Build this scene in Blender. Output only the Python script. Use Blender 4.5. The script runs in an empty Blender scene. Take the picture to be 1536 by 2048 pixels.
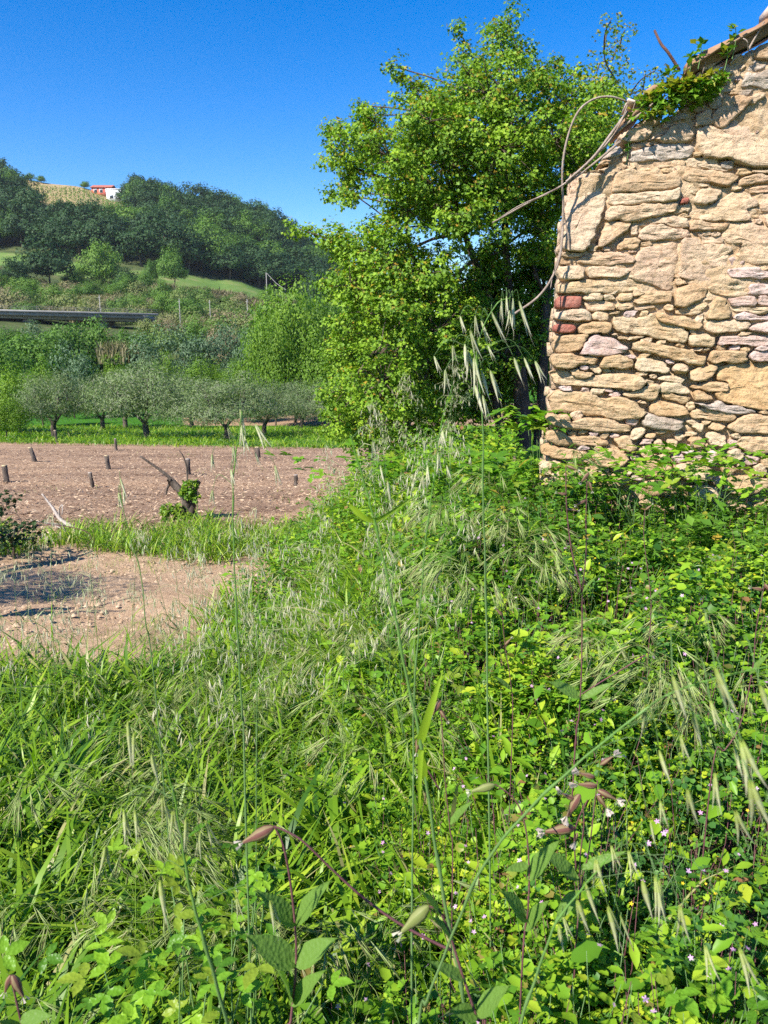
import bpy, math, random
import numpy as np
from mathutils import Vector, noise as mnoise

# ---------------------------------------------------------------- camera, light, sky
SC = bpy.context.scene
COL = SC.collection
PITCH = math.radians(12.25)
EYE = 1.55
F = 1538.0
cam_data = bpy.data.cameras.new('camera')
camera = bpy.data.objects.new('camera', cam_data)
COL.objects.link(camera)
camera.location = (0, 0, EYE)
camera.rotation_euler = (math.pi / 2 - PITCH, 0, 0)
cam_data.sensor_fit = 'VERTICAL'
cam_data.sensor_height = 34.6
cam_data.lens = 34.6 * F / 2048
cam_data.clip_start = 0.05
cam_data.clip_end = 6000
cam_data.dof.use_dof = True
cam_data.dof.focus_distance = 3.2
cam_data.dof.aperture_fstop = 11
SC.camera = camera

SUN_EL = math.radians(43)
SUN_AZ = math.radians(226)
sdir = Vector((math.sin(SUN_AZ) * math.cos(SUN_EL), math.cos(SUN_AZ) * math.cos(SUN_EL), math.sin(SUN_EL)))
sun_data = bpy.data.lights.new('sun', 'SUN')
sun_data.energy = 5.0
sun_data.angle = math.radians(0.5)
sun_data.color = (1.0, 0.945, 0.86)
sun = bpy.data.objects.new('sun', sun_data)
COL.objects.link(sun)
sun.rotation_euler = sdir.to_track_quat('Z', 'Y').to_euler()
world = bpy.data.worlds.new('World')
SC.world = world
world.use_nodes = True
wn = world.node_tree
sky = wn.nodes.new('ShaderNodeTexSky')
sky.sky_type = 'NISHITA'
sky.sun_disc = False
sky.sun_elevation = SUN_EL
sky.sun_rotation = SUN_AZ
sky.altitude = 300
sky.air_density = 1.0
sky.dust_density = 0.1
sky.ozone_density = 2.2
hsv = wn.nodes.new('ShaderNodeHueSaturation')
hsv.inputs['Saturation'].default_value = 1.52
hsv.inputs['Value'].default_value = 1.0
hsv.inputs['Hue'].default_value = 0.512
wn.links.new(sky.outputs[0], hsv.inputs['Color'])
wn.links.new(hsv.outputs[0], wn.nodes['Background'].inputs[0])
wn.nodes['Background'].inputs[1].default_value = 0.100
SC.view_settings.view_transform = 'Standard'
SC.view_settings.look = 'None'
SC.view_settings.gamma = 1
SC.view_settings.use_curve_mapping = False
SC.view_settings.exposure = 1.08
SC.render.engine = 'CYCLES'
cy = SC.cycles
cy.max_bounces = 6
cy.diffuse_bounces = 3
cy.glossy_bounces = 2
cy.transmission_bounces = 4
cy.transparent_max_bounces = 4
cy.caustics_reflective = False
cy.caustics_refractive = False
cy.use_denoising = False
cy.denoiser = 'OPENIMAGEDENOISE'
cy.denoising_input_passes = 'RGB_ALBEDO_NORMAL'
cy.denoising_prefilter = 'ACCURATE'
cy.sample_clamp_indirect = 4
cy.use_adaptive_sampling = True
cy.adaptive_threshold = 0.02

random.seed(7)
RNG = np.random.default_rng(11)
cP, sP = math.cos(PITCH), math.sin(PITCH)


def ray(px, py):
    u = (px - 768) / F
    v = (1024 - py) / F
    return Vector((u, cP + v * sP, -sP + v * cP))


def P(px, py, Y):
    r = ray(px, py)
    k = Y / r.y
    return Vector((r.x * k, Y, EYE + r.z * k))


def slope(py):
    v = (1024 - py) / F
    return (-sP + v * cP) / (cP + v * sP)


def S(r, g=None, b=None):
    c = (r, g, b)
    return tuple(((x / 255) / 12.92 if x <= 10 else (((x / 255) + .055) / 1.055) ** 2.4) for x in c)


# ---------------------------------------------------------------- object helpers
def tag(o, label=None, cat=None, group=None, kind=None):
    if label: o['label'] = label
    if cat: o['category'] = cat
    if group: o['group'] = group
    if kind: o['kind'] = kind
    return o


def empty(name, loc, label=None, cat=None, group=None):
    o = bpy.data.objects.new(name, None)
    o.empty_display_size = 0.1
    COL.objects.link(o)
    o.location = loc
    return tag(o, label, cat, group)


def link(name, me, parent=None, loc=None, rot=None, scale=None, mat=None):
    o = bpy.data.objects.new(name, me)
    COL.objects.link(o)
    if parent is not None: o.parent = parent
    if loc is not None: o.location = loc
    if rot is not None: o.rotation_euler = rot
    if scale is not None: o.scale = scale if hasattr(scale, '__len__') else (scale,) * 3
    return o


def copy_tree(o, parent=None):
    c = o.copy()
    COL.objects.link(c)
    c.parent = parent
    for ch in o.children:
        copy_tree(ch, c)
    return c


def mesh(name, V, T, mats=(), mi=None, attrs=None, smooth=False):
    """V (n,3), T (m,3) triangles -> mesh; attrs: dict of per-face floats"""
    V = np.asarray(V, np.float32)
    T = np.asarray(T, np.int32)
    me = bpy.data.meshes.new(name)
    me.vertices.add(len(V))
    me.vertices.foreach_set('co', V.ravel())
    n, k = T.shape
    me.loops.add(n * k)
    me.loops.foreach_set('vertex_index', T.ravel())
    me.polygons.add(n)
    me.polygons.foreach_set('loop_start', np.arange(0, n * k, k, dtype=np.int32))
    me.polygons.foreach_set('loop_total', np.full(n, k, np.int32))
    for m in mats: me.materials.append(m)
    if mi is not None: me.polygons.foreach_set('material_index', np.asarray(mi, np.int32))
    if smooth: me.polygons.foreach_set('use_smooth', np.ones(n, bool))
    if attrs:
        for a, v in attrs.items():
            at = me.attributes.new(a, 'FLOAT', 'FACE')
            at.data.foreach_set('value', np.asarray(v, np.float32))
    me.update()
    return me


class Acc:
    """collects triangles with per-face values and material indices"""
    def __init__(s): s.V = []; s.T = []; s.r = []; s.t = []; s.m = []; s.n = 0
    def add(s, V, T, r=0.5, t=0.0, m=0):
        V = np.asarray(V, float); T = np.asarray(T, int)
        s.V.append(V); s.T.append(T + s.n); s.n += len(V)
        k = len(T)
        s.r.append(np.broadcast_to(r, (k,)).astype(float)); s.t.append(np.broadcast_to(t, (k,)).astype(float))
        s.m.append(np.broadcast_to(m, (k,)).astype(int))
    def mesh(s, name, mats, smooth=False, origin=None):
        V = np.concatenate(s.V)
        if origin is not None: V = V - np.asarray(origin)
        return mesh(name, V, np.concatenate(s.T), mats, np.concatenate(s.m),
                    {'rnd': np.concatenate(s.r), 'tip': np.concatenate(s.t)}, smooth)


def rotm(yaw, pitch, roll):
    """local x = pointing direction, z = leaf normal"""
    yaw, pitch, roll = [np.asarray(a, float) for a in np.broadcast_arrays(yaw, pitch, roll)]
    cy_, sy = np.cos(yaw), np.sin(yaw); cp, sp = np.cos(pitch), np.sin(pitch); cr, sr = np.cos(roll), np.sin(roll)
    X = np.stack([cy_ * cp, sy * cp, sp], -1)
    Y0 = np.stack([-sy, cy_, np.zeros_like(sy)], -1)
    Z0 = np.stack([-cy_ * sp, -sy * sp, cp], -1)
    Yv = Y0 * cr[..., None] + Z0 * sr[..., None]
    Z = -Y0 * sr[..., None] + Z0 * cr[..., None]
    return np.stack([X, Yv, Z], -1)      # columns


def scatter(acc, proto, pos, R, scale, r, t=0.0, m=0):
    pv, pt = proto
    pos = np.asarray(pos, float)
    n = len(pos)
    if n == 0: return
    scale = np.broadcast_to(scale, (n,))
    V = np.einsum('nij,kj->nki', R, pv) * scale[:, None, None] + pos[:, None, :]
    T = pt[None] + (np.arange(n) * len(pv))[:, None, None]
    k = len(pt)
    rr = np.repeat(np.broadcast_to(r, (n,)), k); tt = np.repeat(np.broadcast_to(t, (n,)), k)
    mm = np.repeat(np.broadcast_to(m, (n,)), k)
    acc.add(V.reshape(-1, 3), T.reshape(-1, 3), rr, tt, mm)


def A(*v): return np.array(v, float)


# leaf shapes (unit length along x)
KITE = (A((0, 0, 0), (.45, .3, .07), (1, 0, -.03), (.45, -.3, .07)), np.array([(0, 2, 1), (0, 3, 2)]))
NARROW = (A((0, 0, 0), (.45, .1, .02), (1, 0, -.05), (.45, -.1, .02)), np.array([(0, 2, 1), (0, 3, 2)]))


def fan(radii_angles, cup=.1, x0=0.42):
    vs = [(x0, 0, 0)]
    for a, r in radii_angles:
        a = math.radians(a)
        vs.append((x0 + r * math.cos(a), r * math.sin(a), cup * (abs(math.sin(a)) * r * 1.2) - .05 * r * r))
    n = len(vs) - 1
    return (np.array(vs, float), np.array([(0, 1 + i, 1 + (i + 1) % n) for i in range(n)]))


LOBED = fan([(0, .58), (22, .33), (52, .52), (82, .28), (118, .46), (180, .36), (-118, .46), (-82, .28), (-52, .52), (-22, .33)], .35)
LOBED3 = fan([(0, .6), (35, .28), (75, .5), (180, .4), (-75, .5), (-35, .28)], .4)
GERAN = fan([(a, .52 if i % 2 == 0 else .36) for i, a in enumerate(range(-150, 151, 25))] + [(180, .1)], .28, .5)
ROUND = fan([(0, .5), (55, .46), (115, .44), (180, .42), (-115, .44), (-55, .46)], .3, .5)
OVAL = (A((0, 0, 0), (.22, .13, .05), (.5, .2, .06), (.78, .12, .02), (1, 0, -.1), (.78, -.12, .02), (.5, -.2, .06), (.22, -.13, .05), (.5, 0, 0)),
        np.array([(0, 8, 1), (1, 8, 2), (2, 8, 3), (3, 8, 4), (4, 8, 5), (5, 8, 6), (6, 8, 7), (7, 8, 0)]))


def leaflet_group(base, angles, scale, offs):
    V = []; T = []; n = 0
    for a, s_, o in zip(angles, scale, offs):
        a = math.radians(a)
        v = base[0] * s_
        c, s2 = math.cos(a), math.sin(a)
        w = np.stack([v[:, 0] * c - v[:, 1] * s2 + o[0], v[:, 0] * s2 + v[:, 1] * c + o[1], v[:, 2] + o[2]], -1)
        V.append(w); T.append(base[1] + n); n += len(w)
    return np.concatenate(V), np.concatenate(T)


SERR = (A((0, 0, -.02), (.15, .16, .03), (.3, .2, .04), (.36, .27, .05), (.55, .24, .05), (.6, .27, .04), (.8, .14, .0), (1, 0, -.1),
          (.8, -.14, .0), (.6, -.27, .04), (.55, -.24, .05), (.36, -.27, .05), (.3, -.2, .04), (.15, -.16, .03), (.5, 0, -.03)),
        np.array([(14, i, i + 1) for i in range(13)] + [(14, 13, 0)])[:, [0, 2, 1]])
TRIFOL = leaflet_group(ROUND, (0, 110, -110), (.5, .45, .45), ((.35, 0, 0), (.32, .05, 0), (.32, -.05, 0)))
CLOVER = leaflet_group(KITE, (0, 105, -105), (.6, .55, .55), ((.35, 0, 0), (.35, .02, 0), (.35, -.02, 0)))
BRAMBLE = leaflet_group(SERR, (0, 75, -75), (.65, .52, .52), ((.35, 0, 0), (.33, .02, 0), (.33, -.02, 0)))
PALM5 = leaflet_group(NARROW, (0, 40, -40, 85, -85), (.9, .8, .8, .6, .6), ((.1, 0, 0),) * 5)
PALM5 = (PALM5[0] * np.array([1, 1.5, 1.5]), PALM5[1])
SPRAY = leaflet_group(KITE, (0, 50, -50, 100, -110), (.6, .55, .55, .5, .5), ((.4, 0, 0), (.3, .1, .06), (.3, -.1, -.05), (.1, .08, .1), (.1, -.08, 0)))


def blade_proto(width=.03, bend=.5, seg=4, fold=.3):
    """grass blade growing along x then drooping (unit length)"""
    V = []; T = []
    ang = math.radians(0); x = z = 0.0
    for i in range(seg + 1):
        f = i / seg
        w = width * (1 - f ** 2.2) * (0.6 + 0.4 * min(1, f * 4))
        V += [(x, w, w * fold), (x, -w, w * fold)]
        if i < seg:
            a = -bend * (f ** 1.3) * 1.6
            x += math.cos(a) / seg; z_ = math.sin(a) / seg
            for k in (1,): z += z_
            V[-2] = (V[-2][0], V[-2][1], V[-2][2] + z - z_); V[-1] = (V[-1][0], V[-1][1], V[-1][2] + z - z_)
        else:
            V[-2] = (x, w, z); V[-1] = (x, -w, z)
    for i in range(seg):
        a = 2 * i
        T += [(a, a + 1, a + 3), (a, a + 3, a + 2)]
    return np.array(V, float), np.array(T)


BLADES = [blade_proto(.012, .35), blade_proto(.016, .8), blade_proto(.010, 1.2), blade_proto(.02, .6)]


def tube(acc, pts, radii, n=5, r=.5, t=0., m=0):
    pts = [Vector(p) for p in pts]
    k = len(pts)
    radii = radii if hasattr(radii, '__len__') else [radii] * k
    V = []; T = []
    up = Vector((.13, .31, .94))
    for i in range(k):
        d = (pts[min(i + 1, k - 1)] - pts[max(i - 1, 0)])
        if d.length < 1e-9: d = Vector((0, 0, 1))
        d.normalize()
        a = d.cross(up if abs(d.dot(up)) < .95 else Vector((1, 0, 0))).normalized()
        b = d.cross(a)
        for j in range(n):
            th = 2 * math.pi * j / n
            V.append(pts[i] + (a * math.cos(th) + b * math.sin(th)) * radii[i])
    for i in range(k - 1):
        for j in range(n):
            p, q = i * n + j, i * n + (j + 1) % n
            T += [(p, q, q + n), (p, q + n, p + n)]
    V.append(pts[-1]); e = len(V) - 1
    for j in range(n): T.append(((k - 1) * n + j, (k - 1) * n + (j + 1) % n, e))
    acc.add([tuple(v) for v in V], T, r, t, m)


def catmull(pts, sub=5):
    pts = [Vector(p) for p in pts]
    out = []
    for i in range(len(pts) - 1):
        p0 = pts[max(i - 1, 0)]; p1 = pts[i]; p2 = pts[i + 1]; p3 = pts[min(i + 2, len(pts) - 1)]
        for s_ in range(sub):
            t = s_ / sub
            out.append(.5 * ((2 * p1) + (p2 - p0) * t + (2 * p0 - 5 * p1 + 4 * p2 - p3) * t * t + (3 * p1 - p0 - 3 * p2 + p3) * t ** 3))
    out.append(pts[-1])
    return out


# ---------------------------------------------------------------- materials
def new_mat(name):
    m = bpy.data.materials.new(name)
    m.use_nodes = True
    nt = m.node_tree
    for n in list(nt.nodes):
        if n.type not in ('OUTPUT_MATERIAL',): nt.nodes.remove(n)
    return m, nt, nt.nodes['Material Output']


def N(nt, kind, **kw):
    n = nt.nodes.new(kind)
    for k, v in kw.items():
        if k in n.inputs: n.inputs[k].default_value = v
        else: setattr(n, k, v)
    return n


def ramp(nt, fac, stops):
    r = nt.nodes.new('ShaderNodeValToRGB')
    el = r.color_ramp.elements
    while len(el) < len(stops): el.new(.5)
    for e, (p, c) in zip(el, stops):
        e.position = p; e.color = (c[0], c[1], c[2], 1)
    nt.links.new(fac, r.inputs[0])
    return r


def leaf_mat(name, cols, tipcol=None, trans=.35, rough=.45, spec=.5, gl=.55, objvar=0.0, tcol=(1.0, 1.25, .5), vein=0):
    m, nt, out = new_mat(name)
    a = N(nt, 'ShaderNodeAttribute', attribute_name='rnd')
    fac = a.outputs['Fac']
    if objvar:
        oi = N(nt, 'ShaderNodeObjectInfo')
        mm = N(nt, 'ShaderNodeMath', operation='MULTIPLY_ADD'); mm.inputs[1].default_value = objvar
        nt.links.new(oi.outputs['Random'], mm.inputs[0])
        m2 = N(nt, 'ShaderNodeMath', operation='MULTIPLY'); m2.inputs[1].default_value = 1 - objvar
        nt.links.new(fac, m2.inputs[0]); nt.links.new(m2.outputs[0], mm.inputs[2])
        fac = mm.outputs[0]
    k = len(cols)
    r = ramp(nt, fac, [(i / max(1, k - 1), c) for i, c in enumerate(cols)])
    col = r.outputs[0]
    if tipcol:
        tp = N(nt, 'ShaderNodeAttribute', attribute_name='tip')
        mx = N(nt, 'ShaderNodeMixRGB'); nt.links.new(tp.outputs['Fac'], mx.inputs[0]); nt.links.new(col, mx.inputs[1])
        mx.inputs[2].default_value = (*tipcol, 1); col = mx.outputs[0]
    d = N(nt, 'ShaderNodeBsdfPrincipled')
    d.inputs['Roughness'].default_value = rough
    d.inputs['Specular IOR Level'].default_value = spec * gl
    nt.links.new(col, d.inputs['Base Color'])
    if vein:
        g_ = N(nt, 'ShaderNodeNewGeometry')
        w_ = N(nt, 'ShaderNodeTexVoronoi', Scale=vein); nt.links.new(g_.outputs['Position'], w_.inputs['Vector'])
        b_ = N(nt, 'ShaderNodeBump', Strength=.7, Distance=.002); nt.links.new(w_.outputs['Distance'], b_.inputs['Height']); nt.links.new(b_.outputs[0], d.inputs['Normal'])
    tr = N(nt, 'ShaderNodeBsdfTranslucent')
    mul = N(nt, 'ShaderNodeMixRGB', blend_type='MULTIPLY'); mul.inputs[0].default_value = 1
    nt.links.new(col, mul.inputs[1]); mul.inputs[2].default_value = (*tcol, 1)
    nt.links.new(mul.outputs[0], tr.inputs[0])
    mix = N(nt, 'ShaderNodeMixShader'); mix.inputs[0].default_value = trans
    nt.links.new(d.outputs[0], mix.inputs[1]); nt.links.new(tr.outputs[0], mix.inputs[2])
    nt.links.new(mix.outputs[0], out.inputs[0])
    return m


def simple_mat(name, cols, scale=8, rough=.8, bump=.3, stretch=(1, 1, 1), spec=.2, detail=6, bscale=None, objvar=0.):
    m, nt, out = new_mat(name)
    g = N(nt, 'ShaderNodeNewGeometry')
    mp = N(nt, 'ShaderNodeMapping'); mp.inputs['Scale'].default_value = stretch
    nt.links.new(g.outputs['Position'], mp.inputs[0])
    nz = N(nt, 'ShaderNodeTexNoise', Scale=scale, Detail=detail, Roughness=.62)
    nt.links.new(mp.outputs[0], nz.inputs['Vector'])
    fac = nz.outputs[0]
    if objvar:
        oi = N(nt, 'ShaderNodeObjectInfo')
        sb = N(nt, 'ShaderNodeMath', operation='MULTIPLY_ADD'); sb.inputs[1].default_value = objvar; sb.inputs[2].default_value = -objvar / 2
        nt.links.new(oi.outputs['Random'], sb.inputs[0])
        ad = N(nt, 'ShaderNodeMath', operation='ADD'); nt.links.new(fac, ad.inputs[0]); nt.links.new(sb.outputs[0], ad.inputs[1]); fac = ad.outputs[0]
    k = len(cols)
    r = ramp(nt, fac, [(.3 + .4 * i / max(1, k - 1), c) for i, c in enumerate(cols)])
    d = N(nt, 'ShaderNodeBsdfPrincipled'); d.inputs['Roughness'].default_value = rough; d.inputs['Specular IOR Level'].default_value = spec
    nt.links.new(r.outputs[0], d.inputs['Base Color'])
    if bump:
        n2 = N(nt, 'ShaderNodeTexNoise', Scale=bscale or scale * 4, Detail=8, Roughness=.7)
        nt.links.new(mp.outputs[0], n2.inputs['Vector'])
        b = N(nt, 'ShaderNodeBump', Strength=bump, Distance=.02)
        nt.links.new(n2.outputs[0], b.inputs['Height']); nt.links.new(b.outputs[0], d.inputs['Normal'])
    nt.links.new(d.outputs[0], out.inputs[0])
    return m


def stone_mat(name, cols, pink=(.53, .36, .25)):
    m, nt, out = new_mat(name)
    L = nt.links.new
    g = N(nt, 'ShaderNodeNewGeometry')
    oi = N(nt, 'ShaderNodeObjectInfo')
    n1 = N(nt, 'ShaderNodeTexNoise', Scale=7, Detail=8, Roughness=.65); L(g.outputs['Position'], n1.inputs['Vector'])
    mp = N(nt, 'ShaderNodeMapping'); mp.inputs['Scale'].default_value = (7, 7, 26); mp.inputs['Rotation'].default_value = (0, .12, 0); L(g.outputs['Position'], mp.inputs[0])
    n2 = N(nt, 'ShaderNodeTexNoise', Scale=1.0, Detail=3, Roughness=.5, Distortion=.6); L(mp.outputs[0], n2.inputs['Vector'])
    ad = N(nt, 'ShaderNodeMath', operation='MULTIPLY_ADD'); L(oi.outputs['Random'], ad.inputs[0]); ad.inputs[1].default_value = .38; L(n1.outputs[0], ad.inputs[2])
    a2 = N(nt, 'ShaderNodeMath', operation='MULTIPLY_ADD'); L(n2.outputs[0], a2.inputs[0]); a2.inputs[1].default_value = .35; L(ad.outputs[0], a2.inputs[2])
    k = len(cols)
    r = ramp(nt, a2.outputs[0], [(.5 + .5 * i / (k - 1), c) for i, c in enumerate(cols)])
    n3 = N(nt, 'ShaderNodeTexNoise', Scale=2.3, Detail=3); L(g.outputs['Position'], n3.inputs['Vector'])
    pr = ramp(nt, n3.outputs[0], [(.48, (0, 0, 0)), (.62, (.75, .75, .75))])
    mx = N(nt, 'ShaderNodeMixRGB'); L(pr.outputs[0], mx.inputs[0]); L(r.outputs[0], mx.inputs[1]); mx.inputs[2].default_value = (*pink, 1)
    # darker pits
    vo = N(nt, 'ShaderNodeTexNoise', Scale=34, Detail=4, Roughness=.65); L(g.outputs['Position'], vo.inputs['Vector'])
    pt = ramp(nt, vo.outputs[0], [(.32, (.62, .55, .5)), (.47, (1, 1, 1))])
    m2 = N(nt, 'ShaderNodeMixRGB', blend_type='MULTIPLY'); m2.inputs[0].default_value = .8; L(mx.outputs[0], m2.inputs[1]); L(pt.outputs[0], m2.inputs[2])
    n5 = N(nt, 'ShaderNodeTexNoise', Scale=3.1, Detail=9, Roughness=.75, Distortion=1.0); L(g.outputs['Position'], n5.inputs['Vector'])
    st5 = ramp(nt, n5.outputs[0], [(.34, (.55, .50, .46)), (.46, (1, 1, 1)), (.62, (1.02, 1, .97))])
    m3 = N(nt, 'ShaderNodeMixRGB', blend_type='MULTIPLY'); m3.inputs[0].default_value = .85; L(m2.outputs[0], m3.inputs[1]); L(st5.outputs[0], m3.inputs[2]); m2 = m3
    d = N(nt, 'ShaderNodeBsdfPrincipled'); d.inputs['Roughness'].default_value = .9; d.inputs['Specular IOR Level'].default_value = .15
    L(m2.outputs[0], d.inputs['Base Color'])
    nb = N(nt, 'ShaderNodeTexNoise', Scale=30, Detail=9, Roughness=.72); L(g.outputs['Position'], nb.inputs['Vector'])
    sm = N(nt, 'ShaderNodeMath', operation='MULTIPLY_ADD'); L(n2.outputs[0], sm.inputs[0]); sm.inputs[1].default_value = 1.0; L(nb.outputs[0], sm.inputs[2])
    b = N(nt, 'ShaderNodeBump', Strength=.95, Distance=.02); L(sm.outputs[0], b.inputs['Height']); L(b.outputs[0], d.inputs['Normal'])
    L(d.outputs[0], out.inputs[0])
    return m


M = {}
M['stone'] = stone_mat('limestone', [(.35, .215, .115), (.46, .315, .185), (.52, .38, .245), (.57, .44, .30)])
M['stone_pink'] = stone_mat('pinkish stone', [(.42, .27, .20), (.50, .36, .29), (.55, .42, .37)], (.50, .37, .34))
M['stone_ochre'] = stone_mat('ochre earth mortar', [(.38, .22, .09), (.48, .29, .13), (.52, .35, .18)], (.50, .32, .16))
M['plaster'] = stone_mat('lime mortar', [(.44, .30, .175), (.53, .385, .24), (.58, .435, .285)], (.53, .37, .26))
M['stone_grey'] = stone_mat('grey weathered stone', [(.33, .26, .20), (.43, .35, .27), (.50, .42, .34)], (.44, .36, .31))
M['brick'] = simple_mat('red brick', [(.24, .075, .05), (.34, .12, .085), (.42, .22, .165)], 14, .9, .8, bscale=50)
M['mortar'] = simple_mat('crumbling mortar', [(.40, .265, .145), (.52, .37, .225), (.58, .44, .29)], 9, .95, 1, bscale=40)
M['tile'] = simple_mat('weathered fibre cement sheet', [(.20, .11, .06), (.27, .16, .095), (.33, .22, .15)], 5, .85, .4)
M['tile_pale'] = simple_mat('pale clay tile', [(.5, .38, .3), (.62, .5, .42)], 9, .85, .4)
M['bark'] = simple_mat('grey brown bark', [(.05, .035, .025), (.11, .08, .06), (.17, .13, .10)], 12, .9, .9, stretch=(1, 1, .35))
M['olive_bark'] = simple_mat('dark olive bark', [(.05, .038, .03), (.10, .08, .065), (.17, .135, .11)], 9, .9, .9, stretch=(1, 1, .4))
M['dead'] = simple_mat('bleached dead wood', [(.22, .18, .15), (.36, .31, .27), (.46, .41, .36)], 16, .85, .6, stretch=(1, 1, .4))
M['vine'] = simple_mat('woody vine bark', [(.17, .12, .09), (.30, .23, .18), (.40, .33, .28)], 20, .85, .6, stretch=(1, 1, .4))
M['cut'] = simple_mat('freshly cut wood', [(.42, .32, .17), (.55, .44, .26)], 30, .8, .3)
M['concrete'] = simple_mat('concrete', [(.20, .19, .18), (.30, .29, .28)], .6, .9, .2)
M['white'] = simple_mat('white painted wall', [(.66, .68, .72), (.78, .79, .8)], .4, .8, 0)
M['red_wall'] = simple_mat('red painted plaster', [(.50, .11, .075), (.58, .15, .10)], .5, .8, 0)
M['roof_tile'] = simple_mat('terracotta roof', [(.30, .09, .06), (.42, .15, .1)], 2, .8, .2)
M['glass'] = simple_mat('window glass', [(.03, .04, .05), (.05, .06, .07)], 2, .15, 0, spec=.5)
M['pole'] = simple_mat('pole wood', [(.20, .19, .18), (.28, .27, .26)], 3, .8, .1)
M['stem_red'] = simple_mat('purple brown stem', [(.09, .035, .04), (.16, .07, .07)], 30, .6, .2)
M['rust'] = simple_mat('rusty iron rod', [(.12, .06, .045), (.2, .11, .085)], 40, .8, .5)

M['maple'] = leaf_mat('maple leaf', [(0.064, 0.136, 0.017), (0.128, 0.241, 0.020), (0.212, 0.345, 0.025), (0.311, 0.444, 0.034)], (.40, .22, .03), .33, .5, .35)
M['olive'] = leaf_mat('olive leaf', [(0.086, 0.135, 0.046), (0.145, 0.208, 0.076), (0.212, 0.288, 0.111), (0.225, 0.240, 0.111)], (.20, .20, .15), .3, .5, .4, objvar=.15)
M['oak_dark'] = leaf_mat('dark oak leaf', [(0.019, 0.045, 0.021), (0.034, 0.075, 0.026), (0.054, 0.110, 0.034)], None, .2, .6, .3, objvar=.45)
M['tree_mid'] = leaf_mat('mid green leaf', [(0.062, 0.133, 0.028), (0.108, 0.208, 0.035), (0.185, 0.297, 0.049)], None, .3, .55, .3, objvar=.4)
M['tree_bright'] = leaf_mat('bright green leaf', [(0.068, 0.147, 0.017), (0.129, 0.235, 0.022), (0.213, 0.329, 0.031)], None, .35, .5, .35, objvar=.2)
M['teal'] = leaf_mat('bluish green leaf', [(.07, .12, .06), (.11, .18, .09), (.16, .24, .13)], None, .3, .5, .4, objvar=.3)
M['scrub'] = leaf_mat('scrub leaf', [(0.063, 0.135, 0.028), (0.112, 0.189, 0.042), (0.182, 0.230, 0.070), (0.238, 0.203, 0.112), (0.210, 0.149, 0.112)], None, .25, .6, .2, objvar=.75)
M['reed'] = leaf_mat('dry reed', [(.16, .13, .075), (.24, .20, .12), (.16, .17, .08)], None, .25, .7, .2, objvar=.5)
M['darkbush'] = leaf_mat('dark shrub leaf', [(0.012, 0.030, 0.012), (0.022, 0.050, 0.016), (0.040, 0.080, 0.020)], None, .25, .5, .4)
M['herb'] = leaf_mat('herb leaf', [(0.031, 0.096, 0.013), (0.084, 0.202, 0.014), (0.156, 0.314, 0.019), (0.265, 0.416, 0.025), (0.385, 0.456, 0.031)], (.26, .13, .06), .34, .42, .45)
M['clover'] = leaf_mat('clover leaf', [(0.034, 0.105, 0.022), (0.067, 0.178, 0.031), (0.118, 0.253, 0.034)], None, .35, .45, .45)
M['bramble'] = leaf_mat('bramble leaf', [(0.070, 0.179, 0.014), (0.140, 0.307, 0.021), (0.252, 0.422, 0.028)], (.25, .28, .03), .4, .4, .5, vein=140)
M['ivy'] = leaf_mat('ivy leaf', [(0.057, 0.139, 0.017), (0.113, 0.243, 0.023), (0.212, 0.347, 0.032)], (.42, .30, .04), .4, .4, .5)
M['grass'] = leaf_mat('grass blade', [(0.041, 0.112, 0.010), (0.104, 0.211, 0.010), (0.193, 0.323, 0.017), (0.321, 0.421, 0.032)], (.40, .36, .16), .35, .4, .5)
M['straw'] = leaf_mat('seed head', [(0.204, 0.313, 0.063), (0.323, 0.423, 0.119), (0.468, 0.534, 0.231)], (.36, .20, .17), .35, .45, .4, tcol=(1, 1, .8))
M['oat'] = leaf_mat('oat spikelet', [(.26, .36, .09), (.44, .48, .22), (.60, .58, .40)], (.72, .68, .52), .35, .4, .5, tcol=(1, 1, .8))
M['stem'] = leaf_mat('blue green stem', [(0.070, 0.158, 0.028), (0.110, 0.200, 0.056), (0.150, 0.242, 0.091)], (.10, .22, .03), .1, .4, .5)
M['silene_leaf'] = leaf_mat('campion leaf', [(.08, .16, .03), (.13, .23, .04), (.17, .29, .05)], (.07, .08, .055), .35, .5, .4, vein=160)
M['calyx'] = leaf_mat('campion calyx', [(.17, .07, .06), (.26, .14, .09), (.30, .26, .12)], (.55, .48, .42), .35, .5, .3, tcol=(1, .9, .7))
M['calyx_green'] = leaf_mat('green campion calyx', [(.20, .24, .07), (.30, .32, .12)], (.55, .52, .40), .35, .5, .3, tcol=(1, 1, .7))
M['petal_pink'] = leaf_mat('pink petal', [(.55, .28, .48), (.70, .45, .64)], None, .35, .5, .3, tcol=(1, .9, 1))
M['petal_yellow'] = leaf_mat('yellow petal', [(.75, .5, .02), (.8, .6, .03)], None, .3, .5, .3, tcol=(1, .9, .5))
M['petal_white'] = leaf_mat('white petal', [(.52, .42, .36), (.66, .58, .50)], None, .35, .5, .3, tcol=(1, 1, 1))


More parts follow.
